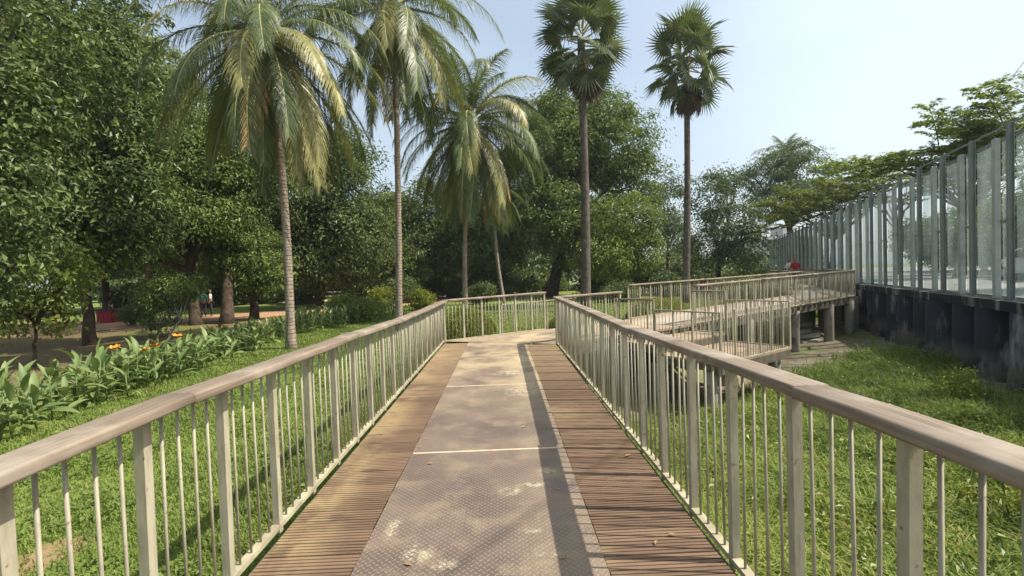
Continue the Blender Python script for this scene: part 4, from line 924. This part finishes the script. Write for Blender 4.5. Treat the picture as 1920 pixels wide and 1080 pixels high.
fl_ = MB(); rgf = np.random.default_rng(5)
for i in range(9):
    a = i * 2.4; c = np.array([math.cos(a) * .05, math.sin(a) * .05, .02 * (i % 3)]); d = np.array([math.cos(a), math.sin(a), .7]) * .075; s_ = np.array([-math.sin(a), math.cos(a), 0]) * .035
    fl_.add([c * .3, c * .3 + d * .6 + s_, c * .3 + d * 1.2, c * .3 + d * .6 - s_], [[0, 1, 2, 3]])
FLOWER = fl_.mesh('flower', M['petal'])
def canna_far_mesh(seed):
    rg = np.random.default_rng(seed); mb = MB(); mb.tube([(0, 0, -.05), (0, 0, .8)], .012, 5)
    for i in range(9):
        src = CL[i % 5]; v = np.empty(len(src.vertices) * 3, np.float32); src.vertices.foreach_get('co', v); v = v.reshape(-1, 3) * rg.uniform(.8, 1.15)
        m_ = (Matrix.Rotation(i * 2.4 + rg.normal(0, .3), 3, 'Z') @ Matrix.Rotation(-R(45 + 35 * i / 9), 3, 'Y') @ Matrix.Rotation(rg.normal(0, .3), 3, 'X')); v = v @ np.array(m_).T + np.array([0, 0, .08 + .6 * i / 9])
        mb.add(v, [list(p.vertices) for p in src.polygons])
    return mb.mesh('canna_plant', M['canna'], True)
CFAR = []
def canna(x, y_, h_, seed, nleaf=8, label='green canna plant with broad pointed leaves in the long bed beyond the lawn', group='canna plants in the bed', flower=False):
    rg = np.random.default_rng(seed); z = float(ground_z(x, y_))
    if nleaf == 0:
        if not CFAR: CFAR.extend(canna_far_mesh(k) for k in range(4))
        o = thing('canna_plant', label, 'plant', (x, y_, z), rg.uniform(0, 6.28), group, data=CFAR[seed % 4]); o.scale = (h_,) * 3; return o
    root = thing('canna_plant', label, 'plant', (x, y_, z), rg.uniform(0, 6.28), group)
    link('stem', STEM, root, (0, 0, 0), (rg.normal(0, .06), rg.normal(0, .06), 0), (1, 1, h_ * (1.12 if flower else .8)))
    for i in range(nleaf):
        f = (i + .3) / nleaf; az = i * 2.5 + rg.normal(0, .4); el = 20 + 48 * f + rg.normal(0, 17)
        link('leaf', CL[int(rg.integers(0, 5))], root, (0, 0, h_ * (.12 + .62 * f)), (rg.normal(0, .25), -R(el), az), rg.uniform(.85, 1.25) * (.85 + .3 * h_ * (1 - .35 * abs(f - .5))))
    if flower: link('flower', FLOWER, root, (0, 0, h_ * 1.12), (.2, .1, 0), 1.25)
    return root
rc = np.random.default_rng(17); cnt = 0
for i in range(190):
    f = (i + .5) / 190; yv = 4.6 + 12.2 * f; back = rc.uniform(0, 1.6)
    xv = -6.85 - .09 * max(0, yv - 9) - back - .2 * math.sin(yv * 1.7)
    canna(xv, yv + rc.normal(0, .1), rc.uniform(.55, 1.05) * (.9 if yv > 12 else 1), 1000 + i, int(rc.integers(6, 9)), *(('green canna plant at the frame edge end of the bed, before the flowering ones', 'canna plants at the frame edge end') if yv < 8.6 else ('green canna plant around the orange flowering ones in the middle of the bed', 'canna plants around the flowering ones') if yv < 12.3 else ('green canna plant between the orange flowers and the leaning coconut trunk', 'canna plants towards the leaning palm')))
for (px, py, Yd, lb) in ((216, 655, 10.6, 'canna plant with a drooping orange flower, alone by the dirt path side'), (271, 660, 10.3, 'canna plant with an orange flower in the middle of the flowering three'), (294, 651, 10.6, 'canna plant with an orange flower just right of the middle one'), (332, 633, 11.9, 'canna plant with the highest orange flower next to dense leaves')):
    q = P(px, py, Yd); canna(q.x, q.y, (q.z + .5) / 1.12, int(px), 7, lb, None, True)
# darker hedge of cannas further along
for i in range(74):
    f = i / 73; px = 545 + 205 * f; q = PZ(px, 628 - 36 * f + rc.uniform(-8, 4), -.5)
    canna(q.x, q.y, rc.uniform(.85, 1.2), 3000 + i, 0, 'dark green canna plant in the dense clump between the coconut trunks', 'canna plants between the palm trunks')
for i in range(26):
    f = i / 25; q = PZ(478 + 70 * f, 646 - 14 * f + rc.uniform(-10, 4), -.5)
    canna(q.x, q.y, rc.uniform(.65, .95), 3200 + i, 0, 'low canna plant near the foot of the leaning coconut trunk', 'canna plants by the leaning palm')

# ------------------------------------------------------------------ grass (stuff)
def blades(name, x, y_, h_, wd, mat, seed, lean=.45, z=None, seg=2):
    rg = np.random.default_rng(seed); n = len(x); z = ground_z(x, y_) if z is None else z; az = rg.uniform(0, 2 * math.pi, n)
    d = np.stack([np.cos(az), np.sin(az)], -1); ln = rg.uniform(.2, 1, n) * lean; sx = np.stack([-d[:, 1], d[:, 0], np.zeros(n)], -1) * (wd / 2)[:, None] if not np.isscalar(wd) else np.stack([-d[:, 1], d[:, 0], np.zeros(n)], -1) * wd / 2
    b_ = np.stack([x, y_, z - .01], -1); up = np.array([0, 0, 1.0])
    d3 = np.concatenate([d, np.zeros((n, 1))], -1)
    m_ = b_ + up * (h_ * .62)[:, None] + d3 * (h_ * ln * .3)[:, None]; t_ = b_ + up * (h_ * (1 - .25 * ln))[:, None] + d3 * (h_ * ln)[:, None]
    V = np.stack([b_ - sx, b_ + sx, m_ + sx * .8, m_ - sx * .8, t_], 1).reshape(-1, 3); i = np.arange(n)[:, None] * 5
    o = link(name, mesh_np(name, V, [i + np.array([[0, 1, 2, 3]]), i + np.array([[3, 2, 4]])], mat), kind='stuff'); return o
def inside(x, y_):
    s_leg = -((x - B0[0]) * N[0] + (y_ - B0[1]) * N[1]); return s_leg
rg = np.random.default_rng(99)
# lawn: density falls with distance
n = 330000; yv = 1.6 + 22 * rg.random(n) ** 1.75; xv = -1.42 - (6.4 + .1 * np.maximum(0, yv - 9)) * rg.random(n)
pat = bumpn(xv * .9, yv * .9) + .6 * bumpn(xv * 2.3 + 3, yv * 2.1)
keep = rg.random(n) < np.clip(.72 + .5 * pat, .12, 1); bare = rg.random(n) > 1.15 - np.hypot(xv + 3.6, (yv - 3.72) * .8) * 4.2
keep &= ~(rg.random(n) < 1.25 - np.hypot(xv + 3.58, (yv - 3.72) * .8) * 4.5); xv, yv, pat = xv[keep], yv[keep], pat[keep]
blades('lawn_grass', xv, yv, (.035 + .045 * rg.random(len(xv))) * (1 + .35 * pat), .009 + .0005 * yv, M['lawn'], 1, .9)
# longer uncut grass along the boardwalk edges
n = 16000; yv = 1.6 + 11 * rg.random(n) ** 1.4; xv = XL - .06 - .32 * rg.random(n) ** 2; kp = rg.random(n) < np.clip(.55 + .8 * bumpn(xv * 2, yv * 2.2), .1, 1); xv, yv = xv[kp], yv[kp]
blades('edge_grass', xv, yv, .08 + .22 * rg.random(len(xv)) ** 2, .008 + .0005 * yv, M['reed'], 8, .8)
# broad leaved weeds in the lawn
n = 26000; yv = 1.8 + 14 * rg.random(n) ** 1.5; xv = -1.5 - 5.6 * rg.random(n); keep = (bumpn(xv * 1.6 + 5, yv * 1.6) > .18) & (np.hypot(xv + 3.6, (yv - 3.75) * .8) > .3)
xv, yv = xv[keep], yv[keep]; C = np.stack([xv, yv, ground_z(xv, yv) + .03 + .05 * rg.random(len(xv))], -1)
link('lawn_weeds', leaves_mesh('lawn_weeds', C, np.zeros_like(C), .055, rg, M['clover'], .1, 1.2, .7), kind='stuff')
# marsh grass in the dry pond
n = 360000; yv = 2.2 + 16 * rg.random(n) ** 1.5; xv = 1.5 + 12.5 * rg.random(n) ** 1.1
sl_ = inside(xv, yv); wl = (xv - F0[0]) * -FN[0] + (yv - F0[1]) * -FN[1]
dens = np.clip(.8 + .6 * bumpn(xv * .7, yv * .7), .15, 1) * smooth(sl_, 1.2, 3.4) * smooth(-wl, .3, 2.0) * smooth(xv, 1.3, 1.9)
keep = rg.random(n) < dens; xv, yv = xv[keep], yv[keep]
hh = (.16 + .26 * rg.random(len(xv))) * (1 + .3 * bumpn(xv * 1.3, yv * 1.3))
blades('marsh_grass', xv, yv, hh, .013 + .0007 * yv, M['reed'], 2, 1.25)
# low leafy weeds among the marsh grass
n = 42000; yv = 2.4 + 14.5 * rg.random(n) ** 1.4; xv = 1.6 + 11.5 * rg.random(n); wl = (xv - F0[0]) * -FN[0] + (yv - F0[1]) * -FN[1]
kp = (bumpn(xv * 1.1 + 2, yv * 1.2 + 1) + .4 * bumpn(xv * 3.1, yv * 2.9) > -.05) & (inside(xv, yv) > 2.6) & (wl < -.6); xv, yv = xv[kp], yv[kp]
C = np.stack([xv, yv, ground_z(xv, yv) + .08 + .30 * rg.random(len(xv))], -1)
link('marsh_weeds', leaves_mesh('marsh_weeds', C, np.zeros_like(C), .095, rg, M['leaf_light'], .3, 1.0, .5), kind='stuff')
# sparse turf in the park behind
n = 90000; yv = 12 + 22 * rg.random(n) ** 1.3; xv = -9 + 24 * rg.random(n); keep = (inside(xv, yv) < -W2 - .3) & (xv > -7.5); xv, yv = xv[keep], yv[keep]
blades('park_grass', xv, yv, .05 + .06 * rg.random(len(xv)), .03 + 0 * xv, M['lawn'], 3, .9)
# leafy weeds
def weed(label, x, y_, h_, seed, mat='leaf_yellow', r_=.3):
    z = float(ground_z(x, y_)); tree(label, (x, y_, z), [(x, y_, z + h_ * .55, r_, r_, h_ * .5)], .075, mat, seed, tr=.008, name='weed', cover=.9, clump=.13, cat='weed', stems=2)
for i, (px, py, z, lb, h_) in enumerate(((1795, 770, -1.45, 'pale leafy weed standing up in the marsh grass below the handrail', .75), (1760, 700, -1.4, 'small leafy weed at the foot of the dark retaining wall', .5), (1905, 920, -1.45, 'yellow green weed clump in the grass at the frame edge under the handrail', .7), (1880, 1010, -1.45, 'wide yellow weed clump low beside the last railing post', .6))):
    q = PZ(px, py, z); weed(lb, q.x, q.y, h_, 500 + i, 'leaf_yellow', .35)

# ------------------------------------------------------------------ people
def skin_obj(name, V, E, rad, mat, parent, sub=1):
    me = bpy.data.meshes.new(name); me.from_pydata(V, E, []); me.materials.append(M[mat])
    o = link(name, me, parent); sm = o.modifiers.new('skin', 'SKIN'); sm.use_smooth_shade = True
    for i, r_ in enumerate(rad):
        r_ = r_ if isinstance(r_, tuple) else (r_, r_); me.skin_vertices[0].data[i].radius = r_
    me.skin_vertices[0].data[0].use_root = True
    s = o.modifiers.new('sub', 'SUBSURF'); s.levels = sub; s.render_levels = sub
    return o
def person(label, loc, rz, shirt, legs, pose=0.0, bag=None):
    root = thing('person', label, 'person', loc, rz, None); a = pose
    V = [(0, 0, .95), (0, 0, 1.15), (0, 0, 1.38), (0, 0, 1.50), (0, .01, 1.58), (0, .02, 1.67), (0, .01, 1.74),
         (.17, 0, 1.40), (.23, .02 + a * .1, 1.13), (.22, .12 + a * .35, .92 + a * .15), (.215, .17 + a * .4, .84 + a * .18),
         (-.17, 0, 1.40), (-.23, .0, 1.13), (-.23, .07, .90), (-.225, .10, .82),
         (.09, 0, .90), (.10, .03, .50), (.10, -.05, .09), (.105, .10, .03), (-.09, 0, .90), (-.10, -.03, .50), (-.10, -.10, .09), (-.105, .05, .03)]
    E = [(0, 1), (1, 2), (2, 3), (3, 4), (4, 5), (5, 6), (2, 7), (7, 8), (8, 9), (9, 10), (2, 11), (11, 12), (12, 13), (13, 14), (0, 15), (15, 16), (16, 17), (17, 18), (0, 19), (19, 20), (20, 21), (21, 22)]
    rad = [(.14, .10), (.13, .09), (.15, .10), .055, .075, .095, .07, .06, .045, .035, .03, .06, .045, .035, .03, .085, .06, .042, .035, .085, .06, .042, .035]
    skin_obj('body', V, E, rad, 'skin', root)
    skin_obj('shirt', [V[0], V[1], V[2], (0, 0, 1.45), V[7], V[8], V[11], V[12]], [(0, 1), (1, 2), (2, 3), (2, 4), (4, 5), (2, 6), (6, 7)], [(.145, .11), (.135, .10), (.145, .105), (.07, .07), .066, .055, .066, .055], shirt, root)
    skin_obj('trousers', [(0, 0, .96), V[15], V[16], (.10, -.045, .12), V[19], V[20], (-.10, -.095, .12)], [(0, 1), (1, 2), (2, 3), (0, 4), (4, 5), (5, 6)], [(.15, .11), .10, .078, .062, .10, .078, .062], legs, root)
    skin_obj('hair', [(0, -.02, 1.69), (0, -.01, 1.76)], [(0, 1)], [.095, .075], 'hair', root)
    return root
q = P(1491, 500, 25.5); person('person in a dark red shirt walking on the boardwalk beside the glass fence', (q.x, q.y, .203), 2.9, 'red', 'dark', .2)
q = P(1479, 500, 26.2); person('person in dark clothes with a pale sleeve standing left of the one in red', (q.x, q.y, .203), 1.4, 'white', 'dark', .9)
q = gbase(379, 31); person('person in a teal top standing in shade by the forked trunk', q, .6, 'teal', 'dark', .1)
q = gbase(393, 31.5); person('person in a white shirt and dark trousers under the trees', q, 2.0, 'white', 'dark', .3)

# ------------------------------------------------------------------ small far things
q = gbase(232, 30); rw = thing('red_low_wall', 'dark red painted low wall under the trees beyond the dirt path', 'low wall', q, .15)
g = MB(); g.box((0, 0, .35), (3.0, .3, .7)); link('wall_body', g.mesh('wall_body', M['brick']), rw); g = MB(); g.box((0, 0, .74), (3.1, .38, .07)); link('coping', g.mesh('coping', M['bark']), rw)
q = gbase(198, 29); rb = thing('red_bin', 'bright red box shaped bin next to the dark trunk', 'bin', q, .2)
g = MB(); g.prism([(-.28, -.25), (.28, -.25), (.28, .25), (-.28, .25)], 0, .7); link('bin_body', g.mesh('bin_body', M['red']), rb); g = MB(); g.prism([(-.31, -.28), (.31, -.28), (.31, .28), (-.31, .28)], .71, .78); link('lid', g.mesh('lid', M['dark']), rb)
q = gbase(1431, 44); wp = thing('white_pillar', 'white gate pillar beyond the rising walkway', 'pillar', q)
g = MB(); g.box((0, 0, 1.1), (.45, .45, 2.2)); link('shaft', g.mesh('shaft', M['white_paint']), wp); g = MB(); g.box((0, 0, 2.26), (.6, .6, .12)); link('cap', g.mesh('cap', M['white_paint']), wp)
for i, (px, py, Yd, lb) in enumerate(((943, 521, 52, 'white globe park lamp beyond the bend, the taller looking one'), (928, 528, 56, 'white globe park lamp beyond the bend, beside the taller one'))):
    c = P(px, py, Yd); root = thing('park_lamp', lb, 'lamp', (c.x, c.y, -.5), 0, 'globe lamps in the park')
    g = MB(); g.tube([(0, 0, 0), (0, 0, c.z + .3)], .05, 8); link('pole', g.mesh('pole', M['dark']), root)
    g = MB(); th = np.linspace(0, math.pi, 9); g.tube([(0, 0, c.z + .5 - .24 * math.cos(t)) for t in th], .24 * np.sin(th) + .004, 14); link('globe', g.mesh('globe', M['white_paint'], True), root)
# low white park fence far behind the trunks
pf = thing('park_fence', 'low white park fence in the distance behind the tree trunks', 'fence', (-30, 52, -.5), .05)
g = MB(); g.box((0, 0, .5), (.08, .08, 1.0)); pmw = g.mesh('fence_post', M['white_paint']); g = MB(); g.box((1.25, 0, 0), (2.4, .05, .09)); rmw = g.mesh('fence_rail', M['white_paint'])
for i in range(12):
    link('fence_post', pmw, pf, (i * 2.5, 0, 0))
    for z in (.4, .85): link('fence_rail', rmw, pf, (i * 2.5, .03, z))
# buildings
def building(label, px, Y, wd, dp, top_py, floors, cols, rz=0.1):
    b_ = gbase(px, Y); hgt = P(px, top_py, Y).z + .5; root = thing('apartment_building', label, 'building', b_, rz)
    g = MB(); g.box((0, 0, hgt / 2), (wd, dp, hgt)); link('walls', g.mesh('walls', M['building']), root)
    g = MB(); g.box((0, 0, hgt + .3), (wd + .6, dp + .6, .6)); g.box((wd * .2, 0, hgt + 1.6), (wd * .25, dp * .4, 2)); link('roof', g.mesh('roof', M['building']), root)
    g = MB(); g.box((0, 0, 0), (wd / cols * .5, .2, hgt / floors * .5)); wm = g.mesh('window', M['window'])
    g = MB(); g.box((0, 0, 0), (wd / cols * .6, .5, .15)); sm = g.mesh('sill', M['building'])
    for i in range(floors):
        for j in range(cols):
            x = -wd / 2 + wd / cols * (j + .5); z = hgt / floors * (i + .55); o = link('window', wm, root, (x, -dp / 2 - .03, z)); link('sill', sm, o, (0, -.1, -hgt / floors * .28))
building('grey apartment block showing between the crowns of the tall dark tree', 1028, 150, 21, 14, 205, 14, 6)
building('grey low building beyond the end of the glass fence', 1450, 100, 13, 10, 452, 3, 5)
# parked car across the street
def car(label, loc, rz):
    root = thing('parked_car', label, 'car', (loc[0], loc[1], .52), rz)
    prof = [(-2.1, .3), (-2.15, .7), (-2.0, .88), (-1.5, .95), (-1.0, 1.38), (.5, 1.42), (1.2, .98), (1.95, .82), (2.1, .6), (2.1, .3)]
    n = len(prof); v = [(x, -.82, z) for x, z in prof] + [(x, .82, z) for x, z in prof]
    v = [(x, y_ * (1 if z < 1.0 else .82), z) for x, y_, z in v]
    g = MB(); g.add(v, [[i, (i + 1) % n, n + (i + 1) % n, n + i] for i in range(n)], [[0, i, i + 1] for i in range(1, n - 1)] + [[n, n + i + 1, n + i] for i in range(1, n - 1)])
    link('body', g.mesh('body', M['white']), root)
    for s_ in (-1, 1):
        g = MB(); g.add([(-1.2, s_ * .825, 1.0), (-.92, s_ * .70, 1.32), (.42, s_ * .70, 1.35), (.95, s_ * .825, 1.0)], [[0, 1, 2, 3]]); link('side_window', g.mesh('side_window', M['window']), root)
        for x in (-1.3, 1.3):
            g = MB(); g.tube([(0, -.1, 0), (0, .1, 0)], .31, 18); wh = link('wheel', g.mesh('wheel', M['tyre']), root, (x, s_ * .78, .31))
            g = MB(); g.tube([(0, -.11, 0), (0, .11, 0)], .18, 12); link('rim', g.mesh('rim', M['fence_light']), wh)
q = fp(-5, -7); car('white parked car on the street behind the glass fence', q, fa)
q = fp(2.5, -7.2); car('white parked car further up the street behind the feathery trees', q, fa)
# leaning trunk and street trees behind the panes
for i, (u_, s_, lb) in enumerate(((-7.0, -4.5, 'leaning street tree behind the last glass panes'), (1.0, -9.5, 'round dark street tree seen through the dusty panes'), (-3.0, -12, 'broad street tree on the far side of the street'), (8, -10, 'street tree with low crown seen through the far panes'), (15, -9, 'street tree behind the furthest panes of the fence'), (-9, -17, 'tree beyond the street behind the last panes'), (3, -19, 'tree beyond the street between the two parked cars'), (11, -18, 'tree beyond the street behind the middle panes'), (-1, -26, 'bushy tree far beyond the street'), (-5.5, -9.5, 'street tree with dark crown behind the second tall post'), (5.5, -12, 'street tree behind the darker middle panes'), (-12, -14, 'street tree glimpsed at the very edge of the panes'), (7, -24, 'tall bushy tree on the far kerb of the street'), (15, -22, 'tall bushy tree far along the street'), (-6, -24, 'round tree on the far kerb behind the white car'))):
    k2 = 1.0 if s_ > -11 else 1.35 if s_ > -16 else 1.8; x, yv = fp(u_, s_); tree(lb, (x, yv, .52), [(x - .5 * k2, yv, .5 + 2.5 * k2, 2.0 * k2, 2.0 * k2, 1.3 * k2), (x + .8 * k2, yv + .6, .5 + 3.1 * k2, 1.8 * k2, 1.8 * k2, 1.2 * k2)], .22 * k2, 'leaf_dark', 700 + i, tr=.17, name='street_tree', clump=.6, cover=1.5)
# fallen leaves on the deck
rl = np.random.default_rng(31); lm = None
for i in range(16):
    if lm is None:
        lm = mesh_np('fallen_leaf', [(-.03, 0, .004), (0, .013, .010), (.034, 0, .005), (0, -.013, .009)], [np.array([[0, 3, 2, 1]])], M['frond_dead'])
    x = rl.uniform(XL + .1, XR - .1); yv = 2.4 + 7 * rl.random() ** 1.3
    o = thing('fallen_leaf', 'small dry fallen leaf lying on the boardwalk', 'leaf', (x, yv, .006), rl.uniform(0, 6.28), 'dry leaves on the boardwalk', data=lm); o.scale = (rl.uniform(.6, 1.1),) * 3
st0 = None
for i in range(9):
    x, yv = fp(-9 + 5.2 * i, -13.5 - 1.5 * (i % 2))
    if st0 is None: st0 = tree('dense dark tree in the row across the street behind the panes', (x, yv, .52), [(x, yv, 3.4, 2.8, 2.8, 2.4), (x + 1.2, yv, 4.6, 2.2, 2.2, 1.8), (x - 1.3, yv + .4, 2.6, 2.0, 2.0, 1.6)], .32, 'leaf_dark', 790, tr=.2, name='street_tree', clump=.8, cover=1.6, group='row of trees across the street')
    else: o = copy_tree(st0, location=(x, yv, .52)); o.rotation_euler = (0, 0, i * 1.9); o.scale = (1, 1, rl.uniform(.8, 1.1))
# overhead cable
g = MB(); c0 = np.array(P(1895, 150, 24)); c1 = np.array(P(2010, -30, 12)); g.tube([c0, (c0 + c1) / 2 - [0, 0, .15], c1, c1 + (c1 - c0)], .012, 6)
o = thing('overhead_cable', 'thin dark overhead cable crossing the pale sky above the fence', 'cable', data=g.mesh('overhead_cable', M['dark'], True))

# ------------------------------------------------------------------ haze
hm = bpy.data.materials.new('haze'); hm.use_nodes = True; hn = hm.node_tree; hn.nodes.clear()
ho = hn.nodes.new('ShaderNodeOutputMaterial'); hv = hn.nodes.new('ShaderNodeVolumePrincipled')
hv.inputs['Color'].default_value = (.86, .92, 1, 1); hv.inputs['Density'].default_value = 0.00035; hv.inputs['Anisotropy'].default_value = .2
hn.links.new(hv.outputs[0], ho.inputs['Volume'])
g = MB(); g.box((0, 0, 0), (1, 1, 1)); link('haze', g.mesh('haze', hm), None, (0, 0, 25.5), (0, 0, 0), (1500, 1500, 56), kind='stuff')
